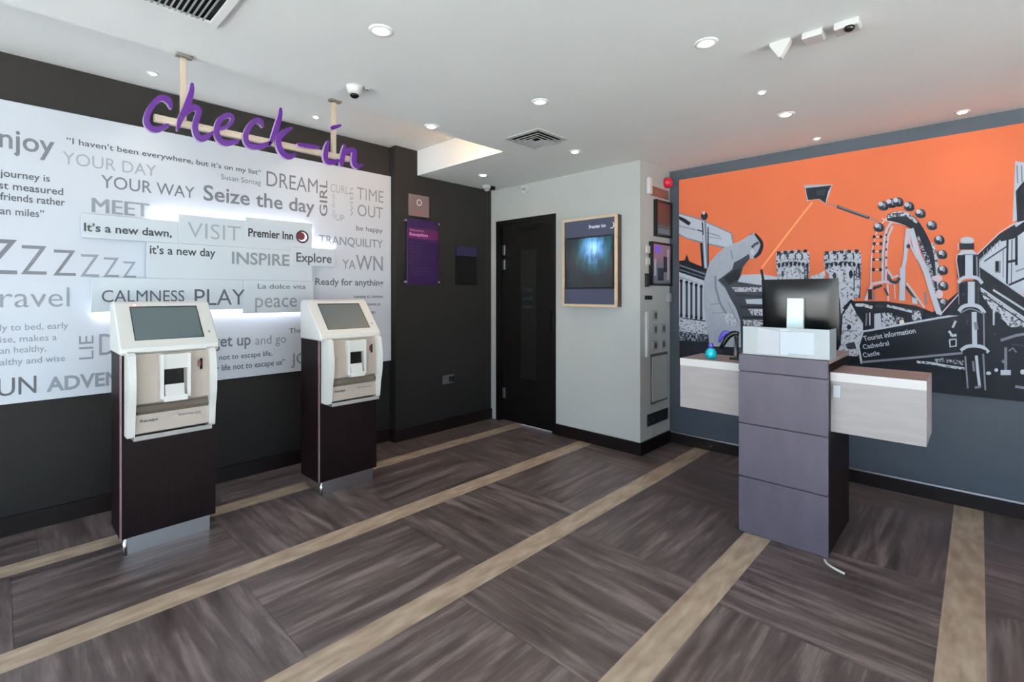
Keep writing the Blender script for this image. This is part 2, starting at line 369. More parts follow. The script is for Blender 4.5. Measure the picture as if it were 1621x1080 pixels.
def wtext(st, xL, xR, ax, yb, yt, k, bold=0.0, vis=None, right=False, tile=None):
    Yp = (TY - .0125) if tile else PY - .0015
    if tile: Yp = TY - .0015 * list(tiles).index(tile) - .0015
    z0 = onY(ax, yb, Yp)[2]; z1 = onY(ax, yt, Yp)[2]
    a = onY(xL, 400, Yp)[0]; b = onY(xR, 400, Yp)[0]
    mb = MB(); (fake_bold if st == 'MEET' else add_text)(mb, st, (a, Yp, z0), (b, Yp, z0), z1 - z0, k, (0, 0, 1), bold, vis, right or bool(vis))
    if right is False and vis and st.startswith(vis):
        mb = MB(); add_text(mb, st, (a, Yp, z0), (b, Yp, z0), z1 - z0, k, (0, 0, 1), bold, vis, False)
    o = mb.build('lettering', tobj[tile] if tile else wp, fix=False)
W = wtext
W('Enjoy', -2, 86, 10, 234, 203, 't3', .012, 'njoy')
W('\u201cI haven\u2019t been everywhere, but it\u2019s on my list\u201d', 105, 413, 118, 228.5, 219.5, 't2', .012)
W('Susan Sontag', 350, 413, 352, 284, 276, 't3')
W('YOUR DAY', 99, 247, 103, 259.5, 240, 't5', 0)
W('YOUR WAY', 160, 308, 165, 297, 277.5, 't3', .004)
W('Seize the day', 322, 498, 323, 316.5, 293, 't3', .014)
W('MEET', 145, 235, 145, 335.5, 313, 't4', 0)
W('It\u2019s a new dawn,', 133, 272, 134, 365.5, 353, 't1', .022, tile='dawn')
W('VISIT', 297, 381, 298, 376, 351.5, 't5', -.006, tile='visit')
W('it\u2019s a new day', 237, 341, 238, 401.5, 388.5, 't1', .018, tile='day')
W('Premier Inn', 393, 464, 394, 374, 361.5, 'tb', .022, tile='brand')
W('INSPIRE', 367, 458, 369, 417.5, 399, 't4', .02, tile='day')
W('Explore', 469, 525, 470, 414, 400, 't2', .018, tile='explore')
W('DREAM', 422, 503, 424, 294.5, 271, 't3', -.002)
W('CURL', 523, 552, 525, 304, 291, 't5', 0)
W('UP', 531, 545, 531, 349, 339, 't5', .01)
W('TIME', 565, 607, 565, 315, 296, 't4', -.004)
W('OUT', 566, 606, 568, 342, 323.5, 't4', 0)
W('be happy', 564, 606, 564, 364.5, 357, 't3', .01)
W('TRANQUILITY', 505, 606, 507, 385.5, 372, 't4', .01)
W('YA', 542, 563, 543, 425.5, 411, 't4', .004)
W('WN', 563.5, 606, 566, 427.5, 404, 't4', .006)
W('Ready for anything', 499, 607, 500, 451, 440.5, 't3', .02)
W('comme ci, comme', 560, 606, 562, 472, 467, 't3', .02)
W('comme \u00e7a', 580, 602, 582, 484, 479, 't3', .02)
W('zen', 586, 594, 586, 497, 491.5, 't3', .02)
W('La dolce vita', 408, 484, 409, 457, 449.5, 't3', .012, tile='peace')
W('peace', 404, 470, 405, 487, 464, 't4', 0, tile='peace')
W('out', 477, 508, 479, 490, 469, 't5', -.002, tile='peace')
W('CALMNESS', 161, 292, 161, 478.5, 459.5, 't2', 0, tile='calm')
W('PLAY', 308, 388, 309, 483.5, 458, 't2', 0, tile='calm')
for xl, xr, yt, yb in ((-90, -38, 356, 432), (-30, 27.5, 376, 434.5), (33, 74, 386.5, 435), (84, 120, 393.5, 437), (127, 157, 400.5, 438.5), (163.5, 188.5, 405.5, 439), (194.5, 215.5, 412, 439.6)):
    W('Z', xl, xr, (xl + xr) / 2, yb, yt + 2, 't4' if xl > 120 else 't3', -.006)
W('Travel', 0, 110, 105, 485.5, 455, 't4', -.004, 'ravel')
W('\u201cA journey is', 0, 79, 70, 287, 276.5, 't2', .012, 'journey is')
W('best measured', -2, 100, 20, 300.5, 289, 't2', .012, 'st measured')
W('in friends rather', 0, 103, 30, 319, 307.5, 't2', .012, 'friends rather')
W('than miles\u201d', 0, 70, 20, 340.5, 329, 't2', .012, 'an miles\u201d')
W('Early to bed, early', 0, 108, 40, 522.5, 512.5, 't4', .006, 'ly to bed, early')
W('to rise, makes a', 0, 90, 30, 541.5, 531.5, 't4', .006, 'ise, makes a')
W('man healthy,', 0, 73, 15, 559.5, 549.5, 't4', .006, 'an healthy,')
W('wealthy and wise', 0, 103, 42, 576, 566, 't4', .006, 'althy and wise')
W('FUN', -4, 57.5, 32, 624.5, 597, 't2', .002, 'UN')
W('ADVENTURE', 73.5, 166, 75, 620, 598.5, 't4', .03, 'ADVE')
W('DOWN', 157, 183, 157, 563, 529, 't4', -.004, 'D')
W('get up', 337, 397, 352, 549, 531, 't3', .016)
W('and go', 404, 453, 405, 546, 532, 't4', 0)
W('travel not to escape life,', 347, 431, 350, 570, 562, 't2', .01, 'not to escape life,')
W('but for life not to escape us\u201d', 351, 451, 352, 587, 578, 't2', .01, 'life not to escape us\u201d')
W('The', 458, 477, 459, 527.5, 520, 't3', .01)
W('JOY', 461, 500, 463, 577, 560, 't4', .01)
def vtext(st, xL, xR, yb, yt, k, bold=0):   # text turned a quarter turn, reading upwards
    a = onY(xR, yb, PY - .0015); b = onY(xR, yt, PY - .0015); w = a[0] - onY(xL, yb, PY)[0]
    mb = MB(); add_text(mb, st, a, b, w, k, (-1, 0, 0), bold); mb.build('lettering', wp, fix=False)
vtext('LIE', 125, 148, 568, 531, 't4', 0)
vtext('GIRL', 506, 518, 343, 286, 't3', .01)
vtext('the duvet', 524, 530, 345, 308, 't5', 0)
vtext('with', 552, 559, 343, 298, 't5', 0)
# moon badge beside the brand words
yb_ = TY - .0015 * 2 - .0015; cxm, _, czm = onY(478.6, 375, yb_); r0 = .052
b = MB()
def disc(mb, cx, cz, r, Yp, k, n=28): mb.add([(cx + r * math.cos(2 * math.pi * i / n), Yp, cz + r * math.sin(2 * math.pi * i / n)) for i in range(n)], [list(range(n))], k)
disc(b, cxm, czm, r0, yb_, 'tb'); disc(b, cxm, czm, r0 * .74, yb_ - .0004, 'tw'); disc(b, cxm - r0 * .22, czm + r0 * .08, r0 * .6, yb_ - .0008, 'maroon')
b.build('moon_badge', tobj['brand'], fix=False)['label'] = 'round dark badge with crimson disc and white crescent'
# ------------------------------------------------------------------ hanging check-in sign
SY = 2.76
hs = thing('hanging_sign', (1.0, SY, 2.12), 'purple handwritten check-in sign hanging from two ceiling posts', 'sign')
def letter(strokes, name, k='purple'):
    mb = MB()
    for si, (st, w) in enumerate(strokes):
        Lp, Rp = ribbon(st, w); n = len(Lp)
        sy = SY - .0012 * si; F = [onY(p[0], p[1], sy) for p in Lp] + [onY(p[0], p[1], sy) for p in Rp]
        B = [(p[0], SY + .022, p[2]) for p in F]
        mb.add(F + B, [[i, i + 1, n + i + 1, n + i] for i in range(n - 1)] + [[2 * n + i, 2 * n + i + 1, 3 * n + i + 1, 3 * n + i][::-1] for i in range(n - 1)], k)
        mb.add(F + B, [[i, i + 1, 2 * n + i + 1, 2 * n + i] for i in range(n - 1)] + [[n + i, n + i + 1, 3 * n + i + 1, 3 * n + i] for i in range(n - 1)] + [[0, n, 3 * n, 2 * n], [n - 1, 2 * n - 1, 4 * n - 1, 3 * n - 1]], 'lilac')
    return mb.build(name, hs, fix=False)
letter([([(271, 170, 5), (268, 161), (261, 155.5), (253, 155.5), (243.6, 164), (235, 178), (232, 192), (238, 202), (250, 205), (266, 198, 6)], 9.5)], 'letter_c')
letter([([(304, 133, 6), (303, 146, 9), (296, 168, 11), (286, 189, 9), (281.5, 205, 4)], 9), ([(288, 186, 5), (298.7, 174), (309, 170), (315, 176), (312, 188), (309, 201), (312, 214), (318.5, 219.5), (327, 217), (337, 209, 4)], 9.5)], 'letter_h')
letter([([(348, 204, 5), (360, 200, 6), (368, 191, 6), (367, 184, 7), (359, 182.5, 8), (348.5, 190, 9), (343.5, 203), (344.5, 215), (351, 224), (362, 226.5), (378, 223, 5)], 9)], 'letter_e')
letter([([(416, 200, 4), (413, 193), (405.7, 190.6), (396, 199), (390, 211), (389.5, 221), (394, 229), (404, 232.5), (418, 230), (428, 226, 5)], 8.5)], 'letter_c')
letter([([(444.4, 172, 5), (443.5, 183, 7), (439, 200, 9), (433, 216, 7), (426.5, 230, 4)], 8), ([(462, 203, 5), (452, 208, 8), (441, 219, 9)], 8), ([(441, 215, 8), (441.5, 229), (446, 240), (453, 246.5), (460, 248), (468, 244, 5)], 9)], 'letter_k')
letter([([(473, 228.5, 6), (488, 231, 7), (505, 233.5, 5)], 6)], 'hyphen')
letter([([(526, 202.5, 7), (539, 198.5, 4)], 6), ([(520, 224, 4), (517, 235), (515.5, 248), (519, 256), (528, 257), (536, 254, 5)], 7.5)], 'letter_i')
letter([([(546, 230, 4), (543.5, 243), (541.5, 256), (541, 262, 5)], 7), ([(543, 247, 5), (549, 240), (557, 237), (561.5, 241), (560.5, 251), (561.5, 259), (566, 263), (574, 261, 4)], 8)], 'letter_n')
xr0, zr0 = onY(243, 180.5, SY + .04)[0], 2.225
MB().rbox(xr0, onY(552, 240, SY + .04)[0], SY + .023, SY + .05, 2.205, 2.238, 'brass', .003).build('rail', hs)
for px in (290, 528):
    x = onY(px, 200, SY + .036)[0]
    MB().rbox(x - .012, x + .012, SY + .024, SY + .05, 2.238, ZC - .008, 'brass', .002).build('post', hs)
    MB().rbox(x - .035, x + .035, SY + .001, SY + .039, ZC - .012, ZC, 'brassdk', .002).build('ceiling_plate', hs)
# ------------------------------------------------------------------ check-in kiosks (local: x centre .675, front y 3.30)
def make_kiosk():
    kx = .675; o = thing('check_in_kiosk', (kx, 3.44, 0), 'white-topped dark wood check-in kiosk nearer the camera, below the words CALMNESS PLAY', 'kiosk', 'check-in kiosks by the word panel')
    x0, x1 = kx - .225, kx + .225
    MB().box(x0 + .008, x1, 3.30, 3.58, .088, 1.10, 'wenge').build('cabinet', o)
    MB().box(x0, x0 + .008, 3.297, 3.58, .088, 1.08, 'wenge').build('side_panel', o)
    MB().box(x0 - .0015, x0 + .007, 3.294, 3.302, .088, 1.07, 'edge').build('edge_strip', o)['label'] = 'thin mauve edge strip'
    MB().box(x0 + .03, x1 - .03, 3.303, 3.56, 0, .09, 'steel').build('plinth', o)['label'] = 'brushed steel plinth'
    MB().lathe((x0 + .022, 3.306, 0), [(.011, 0), (.011, .088)], 'chrome', 16).build('foot', o)['label'] = 'polished chrome foot'
    # monitor head: side profile (y, z)
    prof = [(3.262, 1.072), (3.25, 1.085), (3.252, 1.108), (3.268, 1.125), (3.47, 1.342), (3.488, 1.352), (3.56, 1.352), (3.58, 1.335), (3.58, 1.075)]
    mb = MB(); n = len(prof); r = .012
    rows = [(x0 - .008, .75), (x0, 1), (x1, 1), (x1 + .008, .75)]
    cy, cz = 3.44, 1.2; vs = []
    for xx, f in rows:
        for p in prof: vs.append((xx, p[0] + (cy - p[0]) * (0 if f == 1 else .06), p[1] + (cz - p[1]) * (0 if f == 1 else .06)))
    fs = [[i * n + j, i * n + (j + 1) % n, (i + 1) * n + (j + 1) % n, (i + 1) * n + j] for i in range(3) for j in range(n)] + [list(range(n)), [3 * n + j for j in range(n)]]
    mb.add(vs, fs, 'kiosk'); hd = mb.build('screen_housing', o)
    # screen on the sloping face
    A = Vector((0, 3.268, 1.125)); B = Vector((0, 3.47, 1.342)); d = (B - A).normalized(); nrm = Vector((0, -d.z, d.y)).normalized()
    L = (B - A).length
    def on(x, t, h=0): p = A + d * t + nrm * h; return (x, p.y, p.z)
    def slab(xa, xb, ta, tb, h0, h1, k): 
        m_ = MB(); vs = [on(x, t, h) for x in (xa, xb) for t in (ta, tb) for h in (h0, h1)]
        return m_.add(vs, [(0, 1, 3, 2), (4, 6, 7, 5), (0, 4, 5, 1), (2, 3, 7, 6), (0, 2, 6, 4), (1, 5, 7, 3)], k)
    sx0, sx1 = kx - .163, kx + .163
    slab(sx0, sx1, .028, .272, -.002, .0015, 'black').build('screen_surround', hd)
    sc_ = slab(sx0 + .004, sx1 - .006, .03, .262, .0015, .003, 'screen').build('screen', hd)
    slab(x1 - .036, x1 - .024, .06, .075, 0, .002, 'grey').build('badge', hd)
    # white cheeks with a bowed front edge
    pr = [(3.30, 1.085), (3.20, 1.085), (3.178, 1.02), (3.165, .93), (3.172, .84), (3.192, .75), (3.205, .655), (3.222, .64), (3.30, .64)]
    for a, b in ((x0 + .018, x0 + .05), (x1 - .06, x1 - .028)):
        MB().prism(smooth_pts(pr, 3), a, b, 'x', 'kiosk').build('cheek', o)
    a, b = x0 + .05, x1 - .06
    f = MB(); f.prism([(3.30, 1.075), (3.222, 1.075), (3.205, .96), (3.205, .815), (3.23, .80), (3.30, .80)], a, b, 'x', 'beige')
    up = f.build('upper_fascia', o)
    f = MB(); sa, sb = a + .105, b - .095
    f.box(sa, sa + .016, 3.178, 3.24, .83, 1.07, 'kiosk').box(sb - .016, sb, 3.178, 3.24, .83, 1.07, 'kiosk')
    f.prism([(3.203, .99), (3.203, 1.07), (3.178, 1.07), (3.188, .99)], sa + .016, sb - .016, 'x', 'kiosk').box(sa + .016, sb - .016, 3.168, 3.21, .815, .845, 'kiosk')
    rs = f.build('receipt_slot', o)
    f = MB().prism([(3.196, .985), (3.203, .985), (3.203, .90), (3.19, .90)], sa + .018, sb - .03, 'x', 'blackm').build('slot_opening', rs)
    MB().prism([(3.190, .905), (3.203, .905), (3.203, .845), (3.172, .845)], sa + .022, sb - .03, 'x', 'ivory').build('paper_ramp', rs)
    f = MB(); f.box(b - .055, b - .04, 3.2, 3.206, .985, 1.02, 'maroon').box(b - .045, b - .033, 3.2, 3.206, .97, 1.03, 'blackm'); f.build('card_badge', up)['label'] = 'small red and black badge'
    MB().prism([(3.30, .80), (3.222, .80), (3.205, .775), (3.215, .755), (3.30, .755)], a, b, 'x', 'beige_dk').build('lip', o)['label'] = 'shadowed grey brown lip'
    lo = MB().prism([(3.30, .765), (3.216, .765), (3.206, .66), (3.22, .652), (3.30, .652)], a, b, 'x', 'beige').build('lower_fascia', o)
    g = MB(); add_text(g, 'Receipt', (a + .022, 3.209, .716), (a + .10, 3.209, .716), .014, 't2', (0, -.005, 1), .03); add_text(g, 'Room key card', (b - .145, 3.210, .722), (b - .04, 3.210, .722), .012, 't3', (0, 0, 1), .01)
    g.build('lettering', lo, fix=False)
    MB().box(a - .01, b + .01, 3.185, 3.30, .628, .634, 'clear').box(a - .01, b + .01, 3.180, 3.186, .628, .652, 'clear').build('tray', o)['label'] = 'grey see-through tray edge'
    return o
k1 = make_kiosk()
k2 = copy_tree(k1); k2.location.x += 1.08
k2['label'] = 'white-topped dark wood check-in kiosk farther from the camera, below Ready for anything'
for ch in k1.children:
    if ch.name.startswith('screen_housing'):
        for c2 in ch.children:
            if c2.name == 'screen':
                w_ = Vector(ch.location) + Vector(k1.location)
                MB().rbox(.532, .542, 3.452, 3.458, 1.3305, 1.3365, 'ledred', .002).build('status_light', ch)['label'] = 'small glowing red light at the screen corner'
# ------------------------------------------------------------------ signs on the alcove wall
s1 = thing('notice_sign', (2.84, YB - .01, 2.15), 'small dusty pink square notice above the purple sign', 'sign')
MB().rbox(2.722, 2.962, YB - .012, YB, 2.148, 2.358, 'pinky', .002).build('plate', s1)
g = MB(); disc(g, 2.842, 2.285, .032, YB - .0135, 'ivory'); disc(g, 2.842, 2.285, .022, YB - .014, 'pinky'); g.box(2.78, 2.905, YB - .0138, YB - .013, 2.185, 2.2, 'redbrown').box(2.80, 2.885, YB - .0138, YB - .013, 2.165, 2.175, 'redbrown')
g.build('pictogram', s1, fix=False)
s2 = thing('purple_sign', (2.86, YB - .02, 1.49), 'tall purple acrylic information sign held by four silver pins', 'sign')
MB().rbox(2.69, 3.065, YB - .03, YB - .022, 1.485, 2.12, 'plum', .002).build('board', s2)
MB().box(2.70, 3.06, YB - .0325, YB - .030, 1.93, 2.03, 'magenta').build('header_band', s2)
g = MB(); up = (0, 0, 1); yy = YB - .0335
add_text(g, 'Welcome to', (2.715, yy, 2.0), (2.88, yy, 2.0), .018, 'rose', up, .01); add_text(g, 'Reception', (2.715, yy, 1.955), (2.93, yy, 1.955), .028, 'rose', up, .04)
for i, st in enumerate(('Please check in', 'at one of our', 'kiosks or ask', 'a member of', 'our team who', 'will help', 'you')):
    add_text(g, st, (2.72, yy, 1.885 - i * .032), (2.72 + .0115 * len(st), yy, 1.885 - i * .032), .013, 'lav', up)
for i in range(3): add_text(g, 'check in from two', (2.74, yy, 1.64 - i * .03), (2.93, yy, 1.64 - i * .03), .013, 'lav', up)
g.build('lettering', s2, fix=False)
for x in (2.678, 3.072):
    for z in (1.51, 2.095): MB().lathe((x, YB, z), [(.011, 0), (.011, -.03), (.008, -.036)], 'steel', 14, 'y').build('pin', s2)
s3 = thing('wall_mounted_screen', (3.445, YB - .02, 1.49), 'small black wall display with navy header on the dark wall', 'display')
MB().rbox(3.305, 3.587, YB - .03, YB, 1.488, 1.795, 'blackm', .003).build('screen', s3)
M['navy2'] = mat('dark navy header', (20, 17, 48), .5)
MB().rbox(3.305, 3.587, YB - .03, YB, 1.797, 1.895, 'navy2', .002).build('header', s3)
M['pgr2'] = mat('dull grey socket', (84, 78, 78), .5)
so = thing('wall_socket', (3.2, YB, .5), 'low wall socket with a small black plug on the dark wall', 'socket')
MB().rbox(3.135, 3.285, YB - .01, YB, .47, .56, 'pgr2', .003).build('plate', so)
MB().rbox(3.215, 3.262, YB - .05, YB - .01, .49, .545, 'black', .006).build('plug', so)
# ------------------------------------------------------------------ advertising screen on the white wall
tv = thing('advert_screen', (3.79, 2.6, 1.275), 'light wood framed advert screen with blue forest picture', 'display')
ya, yb2, za, zb = 2.302, 2.902, 1.277, 2.10; xf = XC - .083
fr_ = MB(); t_ = .022
fr_.box(xf, xf + .02, ya, yb2, zb - t_, zb, 'twood').box(xf, xf + .02, ya, yb2, za, za + t_, 'twood').box(xf, xf + .02, ya, ya + t_, za + t_, zb - t_, 'twood').box(xf, xf + .02, yb2 - t_, yb2, za + t_, zb - t_, 'twood')
fr_.build('frame', tv)
MB().box(xf + .02, XC, ya + .001, yb2 - .001, za + .001, zb - .001, 'twooddk').build('casing', tv)
bd = MB().box(xf + .012, xf + .0198, ya + t_, yb2 - t_, za + t_, zb - t_, 'navy').build('board', tv)
sm = D.materials.new('forest screen'); sm.use_nodes = True; nt = sm.node_tree; L_ = nt.links.new; N_ = nt.nodes.new
bs = nt.nodes['Principled BSDF']; bs.inputs['Base Color'].default_value = (.01, .012, .015, 1); bs.inputs['Roughness'].default_value = .2
tc = N_('ShaderNodeTexCoord'); mp = N_('ShaderNodeMapping'); mp.inputs['Scale'].default_value = (1, 11, 3.6); no = N_('ShaderNodeTexNoise'); no.inputs['Scale'].default_value = 1.6; no.inputs['Detail'].default_value = 5
L_(tc.outputs['Object'], mp.inputs[0]); L_(mp.outputs[0], no.inputs['Vector'])
m2 = N_('ShaderNodeMapping'); m2.inputs['Location'].default_value = (0, 0, 0); g1 = N_('ShaderNodeVectorMath'); g1.operation = 'DISTANCE'; g1.inputs[1].default_value = (0, -.05, .53)
sc3 = N_('ShaderNodeVectorMath'); sc3.operation = 'MULTIPLY'; sc3.inputs[1].default_value = (0, 1.0, 1.0); L_(tc.outputs['Object'], sc3.inputs[0]); L_(sc3.outputs[0], g1.inputs[0])
r1 = N_('ShaderNodeValToRGB'); L_(g1.outputs['Value'], r1.inputs[0]); e = r1.color_ramp.elements
e[0].position = .03; e[0].color = rgb(150, 205, 250); e[1].position = .25; e[1].color = rgb(14, 18, 20)
k_ = e.new(.08); k_.color = rgb(84, 140, 196); k_ = e.new(.15); k_.color = rgb(22, 76, 84)
r2 = N_('ShaderNodeValToRGB'); L_(no.outputs[0], r2.inputs[0]); r2.color_ramp.elements[0].position = .38; r2.color_ramp.elements[1].position = .6; r2.color_ramp.elements[0].color = (.3, .3, .3, 1)
mu = N_('ShaderNodeMix'); mu.data_type = 'RGBA'; mu.blend_type = 'MULTIPLY'; mu.inputs[0].default_value = 1; L_(r1.outputs[0], mu.inputs[6]); L_(r2.outputs[0], mu.inputs[7])
L_(mu.outputs[2], bs.inputs['Emission Color']); bs.inputs['Emission Strength'].default_value = .9
M['forest'] = sm
MB().box(xf + .006, xf + .012, ya + t_ + .008, yb2 - t_ - .008, 1.44, 1.925, 'black').build('bezel', bd)
# the lit picture keeps its own origin so the picture sits in its middle
MB().box(xf + .004, xf + .006, ya + t_ + .022, yb2 - t_ - .022, 1.455, 1.91, 'forest').build('picture', bd)
g = MB(); xx = xf + .0105
add_text(g, 'Premier Inn', (xx, 2.60, 1.995), (xx, 2.42, 1.995), .03, 'tw', (0, 0, 1), .02)
n = 20; o_ = [(2.372 + .026 * math.cos(a), 2.005 + .03 * math.sin(a)) for a in [-2.2 + 3.6 * i / n for i in range(n + 1)]]; i_ = [(2.382 + .022 * math.cos(a), 2.008 + .026 * math.sin(a)) for a in [-2.4 + 3.7 * i / n for i in range(n + 1)]]
g.add([(xx, 2 * 2.365 - p[0], p[1]) for p in o_] + [(xx, 2 * 2.372 - p[0], p[1]) for p in i_], [[i, i + 1, n + 2 + i, n + 1 + i] for i in range(n)], 'tw')
g.build('lettering', bd, fix=False)['label'] = 'white words and crescent moon'
# ------------------------------------------------------------------ fittings on the side of the column (plane y = YC)
def cs(name, label, cat, x0, x1, z0, z1, d, k, group=None, r=.003):
    o = MB().rbox(x0, x1, YC - d, YC, z0, z1, k, min(r, d * .45)).build(name); return tag(o, label, cat, group)
bell = thing('alarm_sounder', (4.30, YC, 2.43), 'round red fire alarm sounder high on the column', 'alarm')
MB().lathe((4.31, YC, 2.43), [(.05, 0), (.05, -.02), (.042, -.05), (.03, -.058)], 'red', 24, 'y').build('body', bell)
MB().lathe((4.31, YC - .058, 2.43), [(.014, 0), (.012, -.006)], 'rose', 14, 'y').build('lens', bell)
cs('wall_mounted_sensor', 'slim ivory sensor beside the brown louvre on the column', 'sensor', 3.925, 3.985, 2.27, 2.42, .04, 'ivory', r=.012)
lv = thing('wall_louvre', (4.19, YC, 2.28), 'small reddish brown louvred plate under the red sounder', 'vent')
MB().rbox(4.01, 4.345, YC - .012, YC, 2.275, 2.36, 'redbrown', .003).build('plate', lv)
f = MB(); [f.box(4.025, 4.33, YC - .017, YC - .012, 2.285 + i * .018, 2.293 + i * .018, 'redbrown') for i in range(4)]; f.build('slats', lv)
def pic(name, label, cat, x0, x1, z0, z1, cols):
    o = thing(name, ((x0 + x1) / 2, YC, z0), label, cat, 'black framed displays on the column side')
    f = MB(); b_ = .018; y0 = YC - .035
    f.box(x0, x1, y0, YC, z1 - b_, z1, 'black').box(x0, x1, y0, YC, z0, z0 + b_, 'black').box(x0, x0 + b_, y0, YC, z0 + b_, z1 - b_, 'black').box(x1 - b_, x1, y0, YC, z0 + b_, z1 - b_, 'black')
    f.build('frame', o); f = MB(); w, h = x1 - x0 - 2 * b_, z1 - z0 - 2 * b_
    for j, (a, b, c_, d_, k) in enumerate(cols): f.box(x0 + b_ + a * w, x0 + b_ + b * w, y0 + .012 - j * .0008, y0 + .02, z0 + b_ + c_ * h, z0 + b_ + d_ * h, k)
    f.build('picture', o); return o
M['pbr'] = mat('dark red brown print', (92, 52, 46), .4); M['pgr'] = mat('dark olive print', (78, 80, 74), .4); M['pvi'] = mat('violet print', (120, 92, 210), .4)
M['pmv'] = mat('mauve print', (138, 112, 128), .4); M['pgy'] = mat('grey print', (112, 114, 124), .4)
pic('framed_picture', 'dark brown picture in a black frame, the upper one on the column', 'picture', 4.07, 4.372, 1.915, 2.245, [(0, 1, 0, 1, 'pbr'), (0, 1, 0, .32, 'pgr'), (.1, .9, .05, .2, 'pgy')])
pic('framed_picture', 'black framed poster with a violet square, the lower one on the column', 'picture', 3.985, 4.372, 1.47, 1.86, [(0, 1, 0, 1, 'pmv'), (0, 1, 0, .55, 'pgy'), (.12, .45, .78, .97, 'pvi'), (.1, .2, .2, .62, 'pale'), (.3, .6, .08, .4, 'ink2'), (.62, .8, .3, .7, 'ink2'), (.82, .9, .1, .9, 'palep')])
G1 = 'light switches beside the lower framed poster'
cs('light_switch', 'upper ivory switch beside the poster with the violet square', 'switch', 3.925, 3.985, 1.755, 1.82, .014, 'ivory', G1)
cs('light_switch', 'lower ivory switch beside the poster with the violet square', 'switch', 3.925, 3.985, 1.65, 1.715, .014, 'ivory', G1)
cs('wall_mounted_keypad', 'narrow black keypad just under the ivory switches', 'keypad', 3.91, 3.955, 1.455, 1.575, .02, 'black')
cs('wall_mounted_reader', 'tiny black box low beside the framed poster on the column', 'reader', 3.91, 4.005, 1.345, 1.38, .025, 'black')
cs('wall_mounted_thermostat', 'small grey control box below the poster near the mural', 'thermostat', 4.32, 4.37, 1.32, 1.40, .03, 'grey')
cs('wall_mounted_trunking', 'white vertical cable trunking left of the sockets', 'trunking', 3.915, 3.95, .84, 1.24, .02, 'ivory')
for x, z, lab in ((4.05, 1.155, 'single grey socket at the top of the column socket group'), (4.05, 1.03, 'grey socket in the middle row, the one nearer the trunking'), (4.21, 1.03, 'grey socket in the middle row, the one nearer the mural'), (4.05, .885, 'grey socket in the bottom row, the one nearer the trunking'), (4.21, .885, 'grey socket in the bottom row, the one nearer the mural')):
    o = thing('power_socket', (x + .04, YC, z), lab, 'socket', 'sockets on the column side')
    MB().rbox(x, x + .085, YC - .01, YC, z, z + .09, 'grey', .003).build('plate', o)
    MB().box(x + .02, x + .065, YC - .0115, YC - .01, z + .02, z + .07, 'pgr').build('insert', o)
ap = thing('access_panel', (4.17, YC, .41), 'flush white access panel outlined in dark on the column side', 'access panel')
MB().box(4.015, 4.335, YC - .006, YC, .41, .855, 'pgr2').build('frame', ap); MB().box(4.028, 4.322, YC - .009, YC - .006, .428, .832, 'white').build('door', ap)
vg = thing('floor_vent', (4.15, YC, .225), 'black rectangular vent grille at the foot of the column', 'vent')
MB().box(3.955, 4.34, YC - .008, YC, .225, .328, 'black').build('frame', vg)
f = MB(); [f.box(3.965 + i * .031, 3.972 + i * .031, YC - .012, YC - .008, .235, .318, 'ink2') for i in range(12)]; f.build('slats', vg)
# ------------------------------------------------------------------ mural
MX = XM - .02
mu_ = thing('mural', (XM, .55, .73), 'large orange wall mural with castle, big wheel, signposts and kite', 'mural')
ZB, ZTP = .73, 2.452
MB().box(MX, XM, -1.1, 2.018, ZB, ZTP, 'orange').build('orange_board', mu_)
class Art:
    lay = 0
    def __init__(s): s.mb = MB()
    def P(s, px, py):
        p = onX(px, py, MX - .0006 - Art.lay * .00003); return (p[0], min(p[1], 2.016), max(ZB, min(ZTP, p[2])))
    def poly(s, pts, k): Art.lay += 1; s.mb.add([s.P(*p) for p in pts], [list(range(len(pts)))], k); return s
    def rect(s, x0, y0, x1, y1, k): return s.poly([(x0, y0), (x1, y0), (x1, y1), (x0, y1)], k)
    def st(s, pts, w, k, curve=False):
        Art.lay += 1; Lp, Rp = ribbon(pts, w, curve, rnd=False); n = len(Lp)
        s.mb.add([s.P(*p) for p in Lp] + [s.P(*p) for p in Rp], [[i, i + 1, n + i + 1, n + i] for i in range(n - 1)], k); return s
    def el(s, cx, cy, rx, ry, k, n=18): return s.poly([(cx + rx * math.cos(2 * math.pi * i / n), cy + ry * math.sin(2 * math.pi * i / n)) for i in range(n)], k)
    def text(s, st, a, b, h, k, bold=.01):
        Art.lay += 1; p0, p1, p2 = s.P(*a), s.P(*b), s.P(a[0], a[1] - h); add_text(s.mb, st, p0, p1, p2[2] - p0[2], k, (0, 0, 1), bold); return s
    def done(s, name): return s.mb.build(name, mu_, fix=False)
a = Art()   # kite and string
a.st([(1286, 320), (1250, 366), (1206, 424)], 3, 'cord').st([(1308, 322), (1330, 328)], 1.5, 'mid').st([(1325, 327), (1350, 336), (1376, 345)], 5, 'ink2').st([(1328, 327), (1374, 343)], 1.5, 'mid').st([(1376, 345), (1390, 351)], 2, 'mid')
a.poly([(1273, 293), (1318, 292), (1307, 323), (1297, 316), (1285, 316), (1278, 319)], 'pale').poly([(1275, 298), (1295, 296), (1316, 293.5), (1311, 303), (1306.5, 322), (1297, 315), (1286, 316), (1279, 317)], 'ink').poly([(1292, 301), (1308, 299), (1304, 310), (1293, 309)], 'ink2')
a.done('printed_kite')
a = Art()   # house, dark base, theatre
B = 700
a.poly([(1543, 412), (1584, 371), (1606, 354), (1720, 290), (1720, 560), (1600, 520), (1545, 470)], 'pale')
a.poly([(1603, 352), (1607, 255), (1621, 257), (1660, 258), (1660, 320)], 'pale').poly([(1608, 303), (1613, 296), (1621, 287), (1660, 262), (1660, 340), (1610, 352)], 'ink').st([(1610, 262), (1611, 290)], 2, 'mid').st([(1617, 262), (1618, 288)], 2, 'mid')
